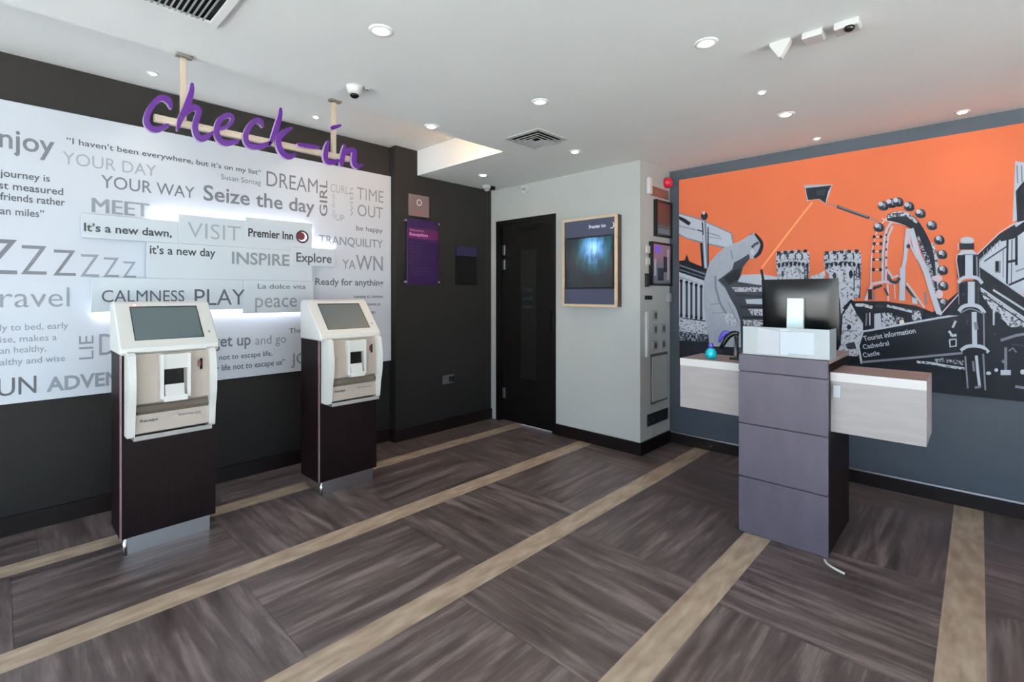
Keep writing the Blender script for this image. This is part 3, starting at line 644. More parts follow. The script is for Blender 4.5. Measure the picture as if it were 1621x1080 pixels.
a.st([(1548, 408), (1584, 374), (1608, 359)], 8, 'ink').st([(1583, 376), (1602, 372), (1625, 356), (1720, 296)], 13, 'ink').st([(1546, 404), (1583, 368), (1606, 353)], 1.6, 'palep')
a.st([(1595, 378), (1594, 451)], 3.4, 'ink').st([(1609, 374), (1609, 420)], 4.2, 'ink').st([(1602, 380), (1601, 448)], 1.6, 'ink2').st([(1594, 390), (1576, 402), (1558, 414)], 2.2, 'ink2').st([(1594, 415), (1610, 412)], 4, 'ink')
a.st([(1594, 453), (1607, 447), (1640, 433)], 3.4, 'ink').st([(1608, 430), (1640, 418)], 2.5, 'mid').rect(1575, 413, 1584, 432, 'mid').rect(1576, 414, 1581, 430, 'ink').st([(1588, 395), (1588, 440)], 1.4, 'mid').st([(1566, 398), (1550, 414)], 1.4, 'mid')
for x in (1557, 1563, 1569, 1575, 1581): a.st([(x, 407 - (x - 1557) * .7), (x, 398 - (x - 1557) * .7)], 1.2, 'mid')
a.st([(1612, 470), (1640, 456)], 9, 'palep')
a.done('printed_timber_house')
a = Art()
a.poly([(1075, 540), (1165, 547), (1330, 566), (1400, 556), (1480, 492), (1545, 440), (1621, 486), (1720, 560), (1720, 700), (1600, 690), (1480, 670), (1330, 640), (1180, 620), (1075, 600)], 'ink')
a.done('printed_dark_ground')
a = Art()   # colonnaded theatre at the left
a.poly([(1074, 413), (1084, 412), (1087, 402), (1091, 414), (1113, 423), (1122, 428), (1122, 545), (1074, 545)], 'ink')
a.st([(1076, 420), (1116, 434)], 2, 'mid').st([(1076, 427), (1116, 440)], 1.2, 'mid').poly([(1074, 431), (1120, 446), (1120, 453), (1074, 438)], 'pale').poly([(1074, 439), (1120, 453), (1120, 508), (1074, 502)], 'pale')
for i, x in enumerate((1078.4, 1087, 1094.5, 1102, 1110)): a.st([(x, 444 + i * 2), (x, 500 + i)], 3.6, 'ink2').el(x, 445 + i * 2.2, 2.6, 3, 'ink').el(x, 499 + i * 1.2, 2.4, 3.4, 'ink')
a.poly([(1074, 503), (1120, 510), (1120, 530), (1074, 524)], 'etchl').poly([(1074, 524), (1120, 530), (1120, 541), (1074, 539)], 'etchd')
a.done('printed_theatre')
a = Art()   # small signpost
a.poly([(1074, 337), (1107, 346), (1135, 358), (1159, 369), (1162, 388), (1147, 393), (1112, 385.6), (1086, 378), (1074, 372)], 'mid').poly([(1074, 339), (1107, 348), (1135, 360), (1157, 370), (1160, 387), (1147, 391), (1112, 383), (1086, 376), (1074, 370)], 'pale')
a.st([(1074, 345), (1083, 349), (1092, 355)], 6, 'ink').st([(1074, 358), (1110, 366), (1140, 374)], 1.4, 'mid').st([(1104, 364), (1113, 367)], 2, 'ink2').st([(1122, 375), (1150, 379)], 1, 'mid').poly([(1142, 376), (1158, 378), (1159, 386), (1146, 388)], 'pale')
a.st([(1112, 385), (1115, 425)], 8, 'ink').st([(1114, 348), (1118, 425)], 7, 'mid').st([(1113, 350), (1117, 424)], 3, 'pale').st([(1121, 360), (1121, 425)], 2, 'ink2').el(1115, 342, 5.5, 6.5, 'ink').el(1114, 337, 2.5, 3, 'palep').st([(1112, 352), (1113, 372)], 2, 'ink')
a.done('printed_small_signpost')
a = Art()   # roofs and walls behind the desk
a.poly([(1140, 440), (1168, 446), (1208, 448), (1300, 452), (1340, 470), (1340, 580), (1165, 560), (1140, 470)], 'ink2')
a.poly([(1166, 446), (1175, 435), (1206, 434), (1240, 440), (1284, 444), (1284, 452), (1207, 452)], 'pale').poly([(1158, 455), (1206, 455), (1206, 462), (1164, 462)], 'etch').st([(1165, 467), (1208, 470)], 3, 'ink')
a.poly([(1180, 474), (1208, 473), (1208, 482), (1182, 481)], 'pale').st([(1172, 486), (1208, 487)], 4, 'ink').poly([(1184, 489), (1208, 489), (1208, 500), (1190, 499)], 'etch').poly([(1176, 506), (1212, 507), (1212, 517), (1178, 516)], 'etch').st([(1174, 503), (1208, 503)], 3.5, 'ink')
a.st([(1205, 427), (1209, 447)], 4, 'ink').poly([(1281, 440), (1286, 436), (1296, 434), (1306, 428), (1306, 452), (1281, 452)], 'etchl')
a.done('printed_city_roofs')
a = Art()   # castle towers
def tower(L, R, top, bot, lowL):
    w = R - L; a.poly([(L, top + 6), (L + w * .25, top + 1), (L + w * .6, top), (R, top + 3), (R + .5, top + 24), (R - 1, bot), (lowL, bot), (L + 1, top + 27)], 'etch')
    a.poly([(L + 4, top + 30), (R - 10, top + 26), (R - 12, bot), (lowL + 2, bot)], 'etchl').poly([(R - 8, top + 26), (R - 1, top + 26), (R - 1, bot), (R - 8, bot)], 'ink2').poly([(R - 7, top + 26), (R - 4, top + 26), (R - 4, bot), (R - 7, bot)], 'etchd')
    for i in range(5): a.rect(L + 2 + i * w / 5, top - 1 + (1 - i / 4) * 3, L + 2 + i * w / 5 + w * .1, top + 4 + (1 - i / 4) * 3, 'ink')
    for f in (.22, .45, .68, .88): a.el(L + w * f, top + 9 + abs(f - .55) * 4, 3.1, 4, 'pale').st([(L + w * f - 5, top + 6), (L + w * f - 5, top + 15)], 2, 'ink2')
    a.st([(L, top + 20), (L + w * .4, top + 16.5), (R, top + 18)], 1.5, 'pale')
    for i in range(8): f = (i + .5) / 8; a.el(L + 2 + w * f * .96, top + 25 - math.sin(f * 3.1) * 3.5, 2.4, 3.6, 'ink')
tower(1228, 1281, 396, 446, 1232); a.el(1239, 434, 2, 5, 'ink2').el(1266, 430, 2, 4, 'mid').st([(1246, 430), (1246, 446)], 1, 'mid')
tower(1304, 1363, 396, 472, 1328); a.poly([(1326, 440), (1362, 440), (1360, 466), (1352, 474), (1340, 500), (1332, 500)], 'etchl').el(1347, 434, 3, 6.5, 'ink').el(1321, 437, 2.5, 6, 'ink2').st([(1352, 428), (1352, 460)], 1.6, 'ink2')
a.done('printed_castle_towers')
a = Art()   # big wheel
ring = [(1378.5, 452), (1379, 420), (1381, 395), (1386, 372), (1393, 357), (1404, 345), (1416, 340)]
a.st(ring, 2, 'palep').st([(1402, 448), (1403, 400), (1406, 374), (1413, 358)], 3.5, 'palep').st([(1397, 448), (1397.5, 405), (1400, 378), (1404, 362), (1412, 350)], 3.6, 'pale')
for y in (375, 386, 398, 411, 427): a.st([(1382, y), (1395, y)], 1.5, 'brass').el(1384 - (y > 390) * 1, y, 2.6, 2.8, 'ink').el(1394.5 - (y > 390) * .8, y, 2.6, 2.8, 'ink').el(1403, y - 3, 1.6, 2, 'ink2')
a.st([(1396, 346), (1412, 352), (1425, 354), (1441, 359)], 2, 'palep', True)
a.st([(1404, 345, 9), (1420, 344, 16), (1440, 350, 19), (1453, 363, 16), (1464, 385, 17), (1473, 412, 17), (1479, 440, 12), (1484, 465, 10), (1487, 478, 6)], 16, 'ink', True)
a.st([(1404, 343, 6), (1420, 339, 8), (1436, 340, 7), (1452, 353, 4)], 8, 'etch', True).st([(1452, 372, 3), (1461, 395, 6), (1469, 415, 8), (1475, 440, 6), (1480, 465, 4)], 5, 'etchd', True).st([(1476, 385, 4), (1482, 410, 5), (1485, 440, 6), (1487, 465, 4)], 5, 'etch', True)
for x, y, ang in ((1391, 360, -1.0), (1398, 326, -.4), (1411, 322, -.2), (1422, 320, .1), (1439, 327, .5), (1457, 338, .8), (1475, 357, 1.1), (1487, 380, 1.35), (1491, 403, 1.5), (1492, 428, 1.6), (1493, 453, 1.7), (1493, 480, 1.8)):
    a.el(x, y, 8.5, 7.5, 'ink2').el(x + 2, y + 2.5, 6.5, 4.8, 'ink').el(x - 3 * math.cos(ang) - 1, y - 3, 4, 3.6, 'pale').el(x + 2, y - 1, 1.8, 4, 'mid')
a.el(1484, 441, 8, 5, 'palep').el(1487, 466, 6, 7, 'palep')
a.st([(1437, 362), (1435, 380), (1433, 410), (1429, 428), (1430, 476)], 6, 'pale').st([(1429, 424), (1428, 476)], 9, 'pale').st([(1442, 362), (1453, 402), (1466, 430), (1477, 468), (1488, 500)], 9, 'pale').st([(1437, 364), (1441, 388), (1452, 410)], 3.4, 'palep').el(1438, 390, 3.2, 3.4, 'ink2').st([(1446, 378), (1459, 412), (1470, 450), (1475, 470)], 2, 'palep')
a.st([(1378, 450), (1400, 446), (1416, 448)], 4.5, 'palep').st([(1382, 457), (1396, 452)], 4, 'ink2').st([(1406, 436), (1410, 445), (1419, 447), (1424, 440)], 5, 'ink2', True).st([(1404, 426), (1413, 440), (1422, 436)], 3.5, 'pale')
a.st([(1380, 452), (1370, 476)], 5, 'palep').st([(1377, 458), (1377, 474)], 6, 'ink').st([(1405, 450), (1406, 476)], 3, 'palep').st([(1400, 456), (1406, 468)], 3, 'ink2').st([(1384, 462), (1384, 476)], 3, 'mid').st([(1416, 450), (1417, 474)], 1.6, 'palep')
a.st([(1435, 448), (1448, 466), (1463, 487)], 3, 'pale').st([(1434, 454), (1452, 478)], 3.5, 'ink2').st([(1464, 462), (1466, 482)], 3, 'mid').poly([(1444, 470), (1452, 474), (1452, 482), (1444, 480)], 'pale')
a.done('printed_big_wheel')
a = Art()   # station building
a.poly([(1332, 497), (1347, 474), (1352, 477), (1400, 477), (1450, 484), (1488, 499), (1492, 505), (1500, 500), (1500, 530), (1366, 526), (1358, 566), (1322, 566)], 'ink')
a.poly([(1334, 498), (1347, 480), (1358, 500), (1366, 512), (1366, 524), (1358, 564), (1323, 564), (1331, 545)], 'etchl').el(1344, 518, 3.5, 4, 'ink').poly([(1338, 545), (1352, 541), (1356, 552), (1342, 553)], 'ink2').st([(1338, 505), (1350, 512)], 2, 'mid').st([(1334, 524), (1354, 524)], 1.5, 'mid')
a.st([(1335, 489), (1347, 475), (1357, 493)], 3.5, 'ink').st([(1354, 483), (1366, 483), (1381, 487)], 5, 'etchl').st([(1386, 484), (1398, 485)], 4, 'ink2').st([(1404, 484), (1425, 489), (1446, 494)], 4, 'etchl').poly([(1384, 497), (1394, 496), (1396, 519), (1384, 522)], 'pale').poly([(1396, 495), (1412, 496), (1420, 514), (1396, 519)], 'etch')
a.st([(1372, 496), (1371, 516)], 2.5, 'mid').st([(1377, 495), (1377, 515)], 2, 'pale').poly([(1418, 500), (1432, 504), (1432, 514), (1420, 516)], 'etchd').poly([(1443, 492), (1456, 492), (1460, 508), (1444, 508)], 'etch').poly([(1424, 508), (1430, 506), (1432, 513), (1424, 515)], 'brass')
a.done('printed_station')
a = Art()   # lower right: arm, street details
a.poly([(1551, 423), (1621, 471), (1720, 540), (1720, 562), (1621, 487), (1609, 481), (1552, 452)], 'ink').st([(1551, 421), (1621, 469.5), (1720, 538)], 2, 'pale')
a.poly([(1552, 458), (1621, 505), (1720, 575), (1720, 600), (1621, 518), (1600, 518), (1570, 490), (1556, 470)], 'etch').st([(1552, 456), (1621, 503), (1720, 572)], 2.6, 'pale').st([(1572, 459), (1596, 474), (1621, 490), (1720, 560)], 3.2, 'pale').st([(1553, 463), (1621, 510)], 2, 'ink').poly([(1554, 474), (1563, 478), (1568, 500), (1568, 540), (1556, 540)], 'ink').st([(1573, 485), (1573, 515)], 3, 'pale').st([(1586, 498), (1597, 515)], 3, 'pale').poly([(1576, 492), (1585, 498), (1585, 508), (1576, 508)], 'ink')
a.st([(1584, 539), (1609, 531), (1640, 526)], 4.5, 'mid').st([(1592, 550), (1592, 590)], 4.5, 'mid').rect(1584, 586, 1600, 594, 'pale').el(1565, 591, 4, 2.8, 'pale').el(1577, 586, 3, 2.8, 'pale').el(1619, 589, 4, 4, 'pale').st([(1607, 612), (1640, 617)], 4, 'mid').st([(1597, 556), (1603, 551), (1609, 558)], 2.6, 'mid').st([(1601, 545), (1625, 548)], 3, 'ink2').st([(1586, 571), (1592, 575)], 4, 'mid').el(1575, 529, 3, 2, 'ink2')
a.done('printed_street')
a = Art()   # tourist sign
a.poly([(1366, 526), (1519, 499), (1526, 560), (1440, 567), (1364, 574), (1359, 548)], 'ink')
a.st([(1364, 576), (1359, 548), (1366, 525), (1400, 519), (1480, 504.5), (1520, 498)], 3.2, 'pale').st([(1364, 573.5), (1440, 567), (1524, 559)], 3.6, 'mid').poly([(1490, 499), (1519, 466), (1519, 500)], 'ink').st([(1488, 499), (1519, 464)], 1.8, 'palep')
a.text('Tourist information', (1368, 540), (1450, 527), 7.5, 'pale', .012).text('Cathedral', (1367, 553), (1408, 546.5), 7, 'pale', .01).text('Castle', (1367, 566), (1393, 562), 7, 'pale', .01)
a.st([(1503, 538), (1513.5, 537), (1513.5, 548), (1504, 549), (1503, 538)], 2.4, 'pale').st([(1502, 524), (1508, 532), (1514, 530)], 4, 'pale').st([(1504, 531), (1514, 532)], 2.5, 'pale').st([(1508, 519), (1513, 508)], 3.5, 'pale')
a.st([(1451, 573), (1480, 576), (1500, 580), (1528, 584)], 4, 'etch').st([(1480, 571), (1496, 570), (1525, 575)], 7, 'etchd').st([(1466, 573), (1500, 579), (1528, 583)], 1.8, 'pale')
a.done('printed_tourist_sign')
a = Art()   # tall post in front
a.rect(1527, 560, 1561, 622, 'ink').rect(1517, 494, 1557, 556, 'ink').rect(1518, 447, 1552, 487, 'ink').rect(1515, 404, 1550, 440, 'ink')
a.el(1531, 381, 11, 6, 'pale').rect(1519, 385.5, 1542, 395, 'ink').st([(1517, 385), (1517, 396)], 1.5, 'palep').poly([(1523, 396), (1540, 396), (1548, 403), (1515, 404)], 'pale').st([(1524, 403), (1547, 403)], 2, 'mid')
a.rect(1528, 404, 1540, 440, 'pale').st([(1546, 406), (1547, 438)], 2.5, 'mid').st([(1515, 404), (1514, 412), (1518, 440)], 1.6, 'palep')
a.st([(1517, 448), (1523, 441), (1535, 438.5), (1548, 441), (1555, 449)], 5.5, 'pale', True).st([(1520, 449), (1536, 445), (1552, 450)], 2, 'ink2', True).rect(1532, 446, 1543, 484, 'pale').el(1525, 466, 2, 2.6, 'ink2').st([(1517, 450), (1518, 482)], 1.4, 'mid').st([(1549, 452), (1549, 482)], 2, 'ink2')
a.st([(1518, 493), (1524, 486), (1536, 483), (1550, 486), (1559, 496)], 6, 'pale', True).st([(1520, 496), (1536, 489), (1555, 496)], 2.2, 'mid', True).st([(1542, 494), (1543, 546)], 8, 'pale').st([(1544, 510), (1546, 522)], 6, 'mid').st([(1557, 494), (1558, 550)], 2.6, 'mid').st([(1531, 505), (1531, 515)], 3, 'ink2')
a.st([(1521, 555), (1530, 549), (1543, 547.5), (1556, 550), (1565, 558)], 5.5, 'pale', True).el(1543, 556, 19, 4, 'ink').st([(1528, 564), (1530, 590), (1532, 615)], 2.8, 'mid').st([(1556.5, 560), (1558, 590), (1560, 618)], 2.8, 'mid').st([(1545.5, 563), (1548, 590), (1551, 613)], 4.5, 'pale').st([(1540, 572), (1542, 588)], 3.5, 'mid').st([(1543, 614), (1553, 612)], 4, 'mid')
a.done('printed_tall_signpost')
a = Art()   # bending statue
body = [(1186, 373), (1193, 369), (1203, 378), (1207, 387), (1203, 402), (1193, 409), (1185, 409), (1176, 421), (1172, 435), (1163, 450), (1150, 460), (1154, 468.5), (1166, 490), (1172, 508), (1173, 550), (1124, 548), (1116, 502), (1113, 478), (1114.5, 445.6), (1118, 432), (1124, 415), (1135, 402), (1150, 390), (1170, 383)]
a.poly(body, 'pale')
M['stone'] = mat('cool grey statue print', (152, 156, 165), .5, spec=.12, noise=.06, nscale=18)
a.poly([(p[0] * .985 + 1150 * .015, p[1] * .985 + 455 * .015) for p in body], 'stone')
a.poly([(1137, 443), (1143, 439), (1159, 426.7), (1162, 415.6), (1173, 410), (1185.6, 402), (1187, 409), (1176.6, 422), (1173, 434.4), (1166, 450.5), (1150, 460), (1146, 453)], 'ink2').poly([(1146, 440), (1162, 428), (1172, 424), (1170, 440), (1154, 452)], 'ink')
a.st([(1195, 370, 3), (1203, 380, 5), (1206, 388, 5), (1202, 400, 6), (1194, 408, 4)], 5, 'ink', True).st([(1190, 392), (1195, 387), (1201, 384)], 4, 'ink2').el(1191, 399, 3, 5, 'pale').st([(1186, 372), (1192, 370)], 2, 'mid')
a.st([(1157, 396), (1160, 410)], 2, 'mid').st([(1132.6, 437), (1133, 455), (1136, 466), (1140, 480), (1149.5, 497), (1155, 512)], 3.4, 'mid', True).st([(1124, 482), (1142, 480)], 1.2, 'mid').st([(1126, 496), (1148, 495)], 1, 'mid').poly([(1146, 497), (1158, 496), (1166, 508), (1164, 516), (1150, 514)], 'etchl').st([(1152, 478), (1160, 494), (1168, 510)], 1.2, 'mid').st([(1136, 443), (1146, 455)], 1.5, 'mid')
a.done('printed_statue')
# ------------------------------------------------------------------ reception desk
dk = thing('reception_desk', (3.33, .80, 0), 'grey laminate reception pedestal desk with pale oak wings', 'desk')
PX0, PX1, PYa, PYb = 3.02, 3.62, .577, 1.028
MB().box(PX0 + .022, PX1, PYa + .004, PYb - .004, 0, 1.02, 'wenge').build('pedestal', dk)['label'] = 'dark wood pedestal body'
zs = [(.004, .315), (.321, .618), (.624, .915), (.921, 1.02)]
# front cladding in four boards
zj = [0.0, .327, .640, .945, 1.045]
for i in range(4):
    MB().rbox(PX0, PX0 + .02, PYa, PYb, zj[i] + .003, zj[i + 1] - .003, 'slate', .0015, 1).build('front_panel', dk)
MB().box(PX0 + .012, PX0 + .021, PYa + .003, PYb - .003, .01, 1.04, 'slatedk').build('backing_strip', dk)
MB().rbox(PX0 + .02, PX1, PYa + .002, PYb - .002, 1.02, 1.045, 'oaktop', .002, 1).build('top', dk)
WX0, WX1, WZ0, WZ1 = 3.10, 3.45, .655, .975
def wing(ya, yb):
    o = MB().rbox(WX0, WX1, ya, yb, WZ0, WZ1 - .006, 'oak', .0015, 1).build('wing', dk); o['label'] = 'pale oak box wing'
    MB().box(WX0 - .001, WX0 + .004, ya, yb, WZ1 - .046, WZ1, 'oakedge').build('front_lip', o)
    MB().box(WX0 + .004, WX1, ya, yb, WZ1 - .006, WZ1, 'oaktop').build('top_board', o)
wing(PYb - .004, 1.425); wing(.184, PYa + .004)
pl = thing('socket_plate', (WX0, .56, .83), 'small white plate on the wing front beside the grey pedestal', 'socket')
MB().rbox(WX0 - .012, WX0 - .001, .535, .567, .845, .91, 'frost2', .002).build('plate', pl); MB().box(WX0 - .012, WX0 - .002, .535, .567, .832, .845, 'grey').build('lower_lip', pl)
# acrylic organiser box on top
ob = thing('organiser_box', (3.1, .79, 1.045), 'frosted white acrylic box on top of the pedestal', 'box')
oy0, oy1, ox0, ox1, oz0, oz1 = .572, 1.008, 3.03, 3.20, 1.046, 1.207
f = MB().rbox(ox0, ox0 + .006, oy0, oy1, oz0, oz1, 'frost', .001, 1).build('front_panel', ob)
MB().rbox(ox0 + .006, ox1, oy0, oy0 + .006, oz0, oz1, 'frost', .001, 1).build('side_panel', ob)
MB().rbox(ox0 + .006, ox1, oy1 - .006, oy1, oz0, oz1, 'frost', .001, 1).build('side_panel', ob)
MB().rbox(ox1 - .006, ox1, oy0 + .006, oy1 - .006, oz0, oz1 - .03, 'frost', .001, 1).build('rear_panel', ob)
lf = MB(); lf.box(ox0 - .0012, ox0, oy0 + .07, oy0 + .20, oz0 + .02, oz1 - .02, 'panel2').build('notice', ob)['label'] = 'pale notice behind the acrylic'
lf = MB(); lf.prism([(oy1 - .075, oz0 + .01), (oy1 - .195, oz0 + .008), (oy1 - .195, oz1 - .022), (oy1 - .085, oz1 - .006)], ox0 - .0012, ox0, 'x', 'frost2').build('notice', ob)['label'] = 'bright white leaflet'
lf = MB().box(ox0 - .0018, ox0, oy1 - .24, oy1 - .20, oz0 + .01, oz1 - .01, 'panel'); lf.box(ox0 - .0024, ox0, oy1 - .255, oy1 - .205, oz1 - .022, oz1 - .017, 'grey'); lf.build('divider', ob)
# computer screen seen from behind
ms = thing('computer_monitor', (3.36, .79, 1.046), 'black computer monitor seen from behind on the pedestal', 'monitor')
vs = []; nu, nv = 12, 8; my0, my1 = .585, .995
def mon(u, v, bulge):   # u along y, v up; tilted back plate
    y = my1 + (my0 - my1) * u; z = 1.148 + .338 * v; x = 3.345 - .035 * (v - .5) - bulge * (1 - (2 * u - 1) ** 4) * (1 - (2 * v - 1) ** 4) * .9
    return (x, y + .0 * v, z - .02 * u * (1 - v) - .0 * u)
g = MB(); V = [mon(i / nu, j / nv, .035) for i in range(nu + 1) for j in range(nv + 1)]; V2 = [(mon(i / nu, j / nv, 0)[0] + .012,) + mon(i / nu, j / nv, 0)[1:] for i in range(nu + 1) for j in range(nv + 1)]
F1 = [[i * (nv + 1) + j, i * (nv + 1) + j + 1, (i + 1) * (nv + 1) + j + 1, (i + 1) * (nv + 1) + j] for i in range(nu) for j in range(nv)]
g.add(V, F1, 'black', True); n_ = len(V)
rim = [i * (nv + 1) for i in range(nu + 1)] + [nu * (nv + 1) + j for j in range(1, nv + 1)] + [i * (nv + 1) + nv for i in range(nu - 1, -1, -1)] + [j for j in range(nv - 1, 0, -1)]
g.add(V + V2, [[f_ + n_ for f_ in q][::-1] for q in F1] + [[rim[i], rim[(i + 1) % len(rim)], rim[(i + 1) % len(rim)] + n_, rim[i] + n_] for i in range(len(rim))], 'black')
g.build('casing', ms)
MB().prism([(3.262, 1.06), (3.29, 1.06), (3.315, 1.365), (3.287, 1.37)], .752, .838, 'y', 'aqua').build('stand', ms)['label'] = 'pale aluminium stand'
MB().rbox(3.25, 3.45, .70, .89, 1.046, 1.06, 'aqua', .003).build('base', ms)
# teal pot and handset on the left wing
tz = WZ1 + .0005
tp = thing('teal_pot', (3.20, 1.262, tz), 'round glossy teal pot on the oak wing left of the pedestal', 'pot')
MB().lathe((3.20, 1.262, tz), [(.018, 0), (.03, .006), (.036, .026), (.034, .045), (.024, .062), (.016, .068)], 'teal', 28).build('body', tp)
MB().lathe((3.20, 1.262, tz + .066), [(.014, 0), (.016, .02), (.013, .034)], 'violet', 20).build('cap', tp)
sc2 = thing('desk_scanner', (3.27, 1.17, tz), 'black curved handset on an upright stand beside the teal pot', 'scanner')
MB().rbox(3.245, 3.315, 1.085, 1.165, tz, tz + .012, 'black', .004).build('base', sc2)
MB().rbox(3.262, 3.286, 1.118, 1.142, tz + .012, tz + .165, 'black', .004).build('stand', sc2)
MB().tube(smooth_pts([(3.27, 1.112, tz + .165), (3.266, 1.14, tz + .168), (3.262, 1.175, tz + .145), (3.26, 1.202, tz + .10), (3.262, 1.222, tz + .07)], 4), [.013, .014, .015, .016, .017, .018, .018, .018, .017, .017, .016, .015, .015, .014, .013, .013, .012], 'black', 12).build('handset', sc2)
MB().tube(smooth_pts([(3.255, 1.165, tz + .172), (3.25, 1.195, tz + .165), (3.25, 1.22, tz + .13), (3.252, 1.228, tz + .105)], 4), [.008, .012, .014, .016, .017, .017, .016, .015, .013, .011, .009, .008, .006], 'violet', 12).build('grip', sc2)['label'] = 'blue violet grip'
MB().tube(smooth_pts([(3.26, 1.13, tz + .15), (3.25, 1.12, tz + .08), (3.255, 1.10, tz + .03), (3.27, 1.07, tz + .02)], 4), .005, 'black', 8).build('cable', sc2)
# cable end on floor
cb = MB().tube(smooth_pts([(2.985, .585, .006), (2.95, .568, .007), (2.93, .545, .007), (2.912, .51, .007), (2.905, .485, .006)], 4), .006, 'ivory', 8).build('cable'); tag(cb, 'short pale cable end lying on the floor at the pedestal corner', 'cable')
# ------------------------------------------------------------------ ceiling fittings
DLG = 'recessed ceiling downlights'
def downlight(x, y, z, lab, r=.042, power=5, spot=True):
    o = thing('downlight', (x, y, z), lab, 'ceiling light', DLG)
    MB().lathe((x, y, z), [(r * 1.25, 0), (r * 1.25, -.003), (r, -.006), (r * .8, -.004)], 'ceil', 24).build('trim_ring', o)
    MB().lathe((x, y, z - .0062), [(r * .62, 0), (r * .55, -.002)], 'lamp', 18).build('lens', o)
    if spot:
        ld = D.lights.new('downlight_beam', 'SPOT'); ld.energy = power; ld.spot_size = math.radians(95); ld.spot_blend = .8; ld.shadow_soft_size = .03; ld.color = (1, .93, .84)
        lo = D.objects.new('downlight_beam', ld); COL.objects.link(lo); lo.location = (0, 0, -.02); lo.parent = o
downlight(1.158, 1.894, ZC, 'downlight nearest the camera, in front of the hanging check-in sign')
downlight(2.246, .907, ZC, 'downlight nearest the row of three white ceiling sensors')
downlight(2.247, 1.907, ZC, 'downlight midway across the ceiling, before the square air vent')
downlight(3.494, .899, ZC, 'downlight over the reception monitor')
downlight(3.232, 2.374, ZC, 'downlight between the square vent and the white column')
downlight(3.257, 3.487, ZC, 'downlight in front of the dark door by the dome camera')
downlight(2.063, 2.73, ZC, 'downlight beside the glowing cove end')
downlight(.679, 3.778, ZT, 'tiny downlight in the trough left of the first sign post', .026, 3)
downlight(1.732, 3.782, ZT, 'tiny downlight in the trough beside the second sign post', .026, 3)
downlight(3.015, .90, ZC, 'tiny downlight between the row of sensors and the monitor light', .02, 3, False)
downlight(4.193, .872, ZC, 'tiny downlight close to the mural top, above the kite', .022, 4, False)
downlight(4.215, .078, ZC, 'small downlight close to the mural top at the far right', .032, 1.5)
# air grille
gr = thing('air_grille', (.33, 2.06, ZC), 'large slatted air conditioning grille at the top left of the ceiling', 'vent')
f = MB(); gx0, gx1, gy0, gy1 = -.05, .65, 1.70, 2.375
for a_ in ((gx0, gx1, gy1 - .03, gy1), (gx0, gx1, gy0, gy0 + .03), (gx0, gx0 + .03, gy0 + .03, gy1 - .03), (gx1 - .03, gx1, gy0 + .03, gy1 - .03)): f.box(*a_, ZC - .012, ZC, 'ceil')
f.build('frame', gr); MB().box(gx0 + .03, gx1 - .03, gy0 + .03, gy1 - .03, ZC - .002, ZC, 'blackm').build('duct', gr)
sl = MB()
for i in range(32): x = gx0 + .034 + i * .0195; sl.prism([(x, ZC - .013), (x + .007, ZC - .013), (x + .011, ZC - .003), (x + .004, ZC - .003)], gy0 + .03, gy1 - .03, 'y', 'grey')
sl.build('slats', gr)
# square diffuser
dv = thing('ceiling_diffuser', (2.76, 2.38, ZC), 'square white four-way air diffuser in the middle ceiling', 'vent')
def ringsq(mb, cx, cy, h0, h1, z0, z1, k):
    a_ = [(cx + sx * h0, cy + sy * h0, z0) for sx, sy in ((-1, -1), (1, -1), (1, 1), (-1, 1))]; b_ = [(cx + sx * h1, cy + sy * h1, z1) for sx, sy in ((-1, -1), (1, -1), (1, 1), (-1, 1))]
    mb.add(a_ + b_, [[i, (i + 1) % 4, 4 + (i + 1) % 4, 4 + i] for i in range(4)], k)
f = MB(); ringsq(f, 2.765, 2.385, .168, .135, ZC - .004, ZC - .006, 'ivory'); ringsq(f, 2.765, 2.385, .168, .168, ZC, ZC - .004, 'ivory'); f.build('frame', dv, fix=False)
MB().box(2.765 - .135, 2.765 + .135, 2.385 - .135, 2.385 + .135, ZC - .002, ZC, 'blackm').build('duct', dv)
for j, (h0, h1) in enumerate(((.13, .10), (.095, .068), (.062, .034))):
    f = MB(); ringsq(f, 2.765, 2.385, h0, h1, ZC - .022, ZC - .003, 'grey'); ringsq(f, 2.765, 2.385, h0 + .006, h0, ZC - .020, ZC - .022, 'ivory'); f.build('blade', dv, fix=False)
# detectors
sd = thing('smoke_detector', (1.371, 2.515, ZC), 'white ceiling detector with dark slots beside the second sign post', 'detector')
MB().lathe((1.371, 2.515, ZC), [(.045, 0), (.045, -.012), (.038, -.03), (.026, -.045)], 'ivory', 28).build('base', sd)
MB().lathe((1.371, 2.515, ZC - .045), [(.02, 0), (.024, -.008), (.016, -.016)], 'blackm', 20).build('sensor', sd)
MB().rbox(1.41, 1.44, 2.47, 2.49, ZC - .014, ZC, 'grey', .003).build('bracket', sd)
wd = MB().prism([(.615, ZC), (.70, ZC), (.70, ZC - .012), (.662, ZC - .075), (.654, ZC - .075), (.615, ZC - .012)], 2.455, 2.49, 'x', 'ivory').build('ceiling_sensor'); tag(wd, 'white wedge-shaped ceiling sensor, first of the row of three', 'sensor', 'row of white ceiling sensors')
tag(MB().rbox(2.45, 2.53, .49, .57, ZC - .03, ZC, 'ivory', .006).build('ceiling_sensor'), 'flat white rectangular ceiling sensor between wedge and camera', 'sensor', 'row of white ceiling sensors')
cc_ = thing('ceiling_camera', (2.49, .41, ZC), 'white boxy ceiling camera with round black lens', 'camera')
MB().rbox(2.455, 2.535, .36, .45, ZC - .032, ZC, 'ivory', .006).build('housing', cc_); MB().lathe((2.47, .395, ZC - .03), [(.02, 0), (.018, -.012), (.01, -.018)], 'black', 20).build('lens', cc_)
dc = thing('ceiling_mounted_camera', (3.6, 3.80, ZC), 'small white dome camera in the corner above the door', 'camera')
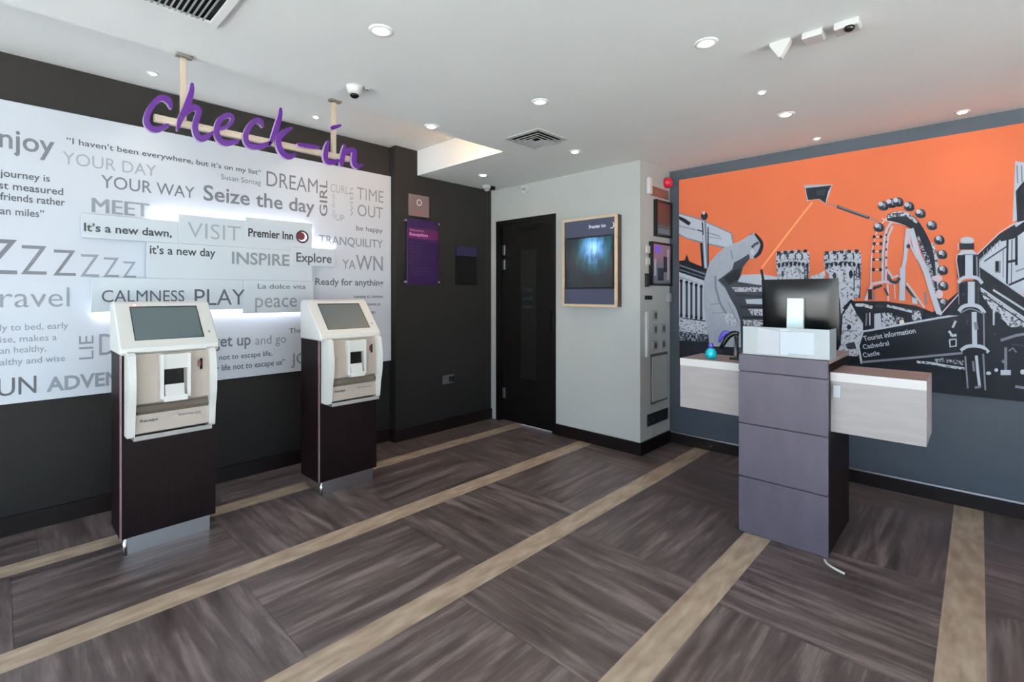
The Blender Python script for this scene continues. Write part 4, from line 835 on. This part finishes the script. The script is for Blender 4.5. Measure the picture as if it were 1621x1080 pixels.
MB().lathe((3.6, 3.80, ZC), [(.042, 0), (.044, -.02), (.036, -.035)], 'ivory', 24).build('base', dc); MB().lathe((3.6, 3.80, ZC - .035), [(.034, 0), (.028, -.018), (.014, -.028)], 'grey', 24).build('dome', dc); MB().rbox(3.655, 3.70, 3.77, 3.82, ZC - .04, ZC, 'black', .005).build('bracket', dc)
wpir = thing('wall_mounted_sensor', (XC, 3.44, 2.44), 'pale motion sensor on the white wall above the door', 'sensor')
MB().prism([(3.40, 2.53), (3.49, 2.53), (3.475, 2.46), (3.445, 2.435), (3.415, 2.46)], XC - .035, XC, 'x', 'ivory').build('body', wpir); MB().rbox(XC - .038, XC - .034, 3.42, 3.47, 2.475, 2.50, 'frost', .001, 1).build('lens', wpir)
# warm cove lamp
cv = MB().rbox(2.42, 2.79, YT + .002, YT + .02, 2.60, 2.62, 'cove', .002, 1).build('cove_light'); tag(cv, 'warm strip lamp hidden in the raised ceiling trough end', 'cove light')
# ------------------------------------------------------------------ light from outside
w = D.worlds.new('World'); S.world = w; w.use_nodes = True; bg = w.node_tree.nodes['Background']
bg.inputs[0].default_value = (.66, .83, 1.0, 1); bg.inputs[1].default_value = 3.5
bounce_sun = D.lights.new('bounce_sun', 'SUN'); bounce_sun.energy = 60; bounce_sun.angle = .01; bounce_sun.color = (1, .97, .92); so_ = D.objects.new('bounce_sun', bounce_sun); COL.objects.link(so_); so_.location = (8, 8, 20)  # added so the paving outside bounces light up onto the ceiling
so_.rotation_euler = Vector((1, 1, 2.6)).to_track_quat('Z', 'Y').to_euler()
def area(name, loc, rot, sx, sy, e, col, portal=False):
    a_ = D.lights.new(name, 'AREA'); a_.shape = 'RECTANGLE'; a_.size = sx; a_.size_y = sy; a_.energy = e; a_.color = col; a_.cycles.is_portal = portal
    o = D.objects.new(name, a_); COL.objects.link(o); o.location = loc; o.rotation_euler = rot; return o
area('added_window_portal', (.5, Y0 - .02, 1.2), (math.radians(90), 0, 0), 4.2, 2.3, 1, (1, 1, 1), True)
area('window_portal', (X0 - .02, .62, 1.23), (0, math.radians(-90), 0), 2.35, 5.7, 1, (1, 1, 1), True)
# ------------------------------------------------------------------ camera
cam = D.cameras.new('camera'); co = D.objects.new('camera', cam); COL.objects.link(co)
co.location = (0, 0, CAMH); co.rotation_euler = (math.pi / 2, 0, AZ - math.pi / 2)
cam.sensor_fit = 'HORIZONTAL'; cam.sensor_width = 36; cam.lens = 36 * FP / 1621; cam.shift_y = -(540 - CY) / 1621; cam.shift_x = 0; cam.clip_start = .02
S.camera = co
S.view_settings.view_transform = 'Standard'; S.view_settings.look = 'None'; S.view_settings.gamma = 1; S.view_settings.exposure = 1.05
S.view_settings.use_curve_mapping = False
S.cycles.use_denoising = True; S.cycles.max_bounces = 8; S.cycles.diffuse_bounces = 6; S.cycles.caustics_reflective = False; S.cycles.caustics_refractive = False
S.cycles.sample_clamp_indirect = 4
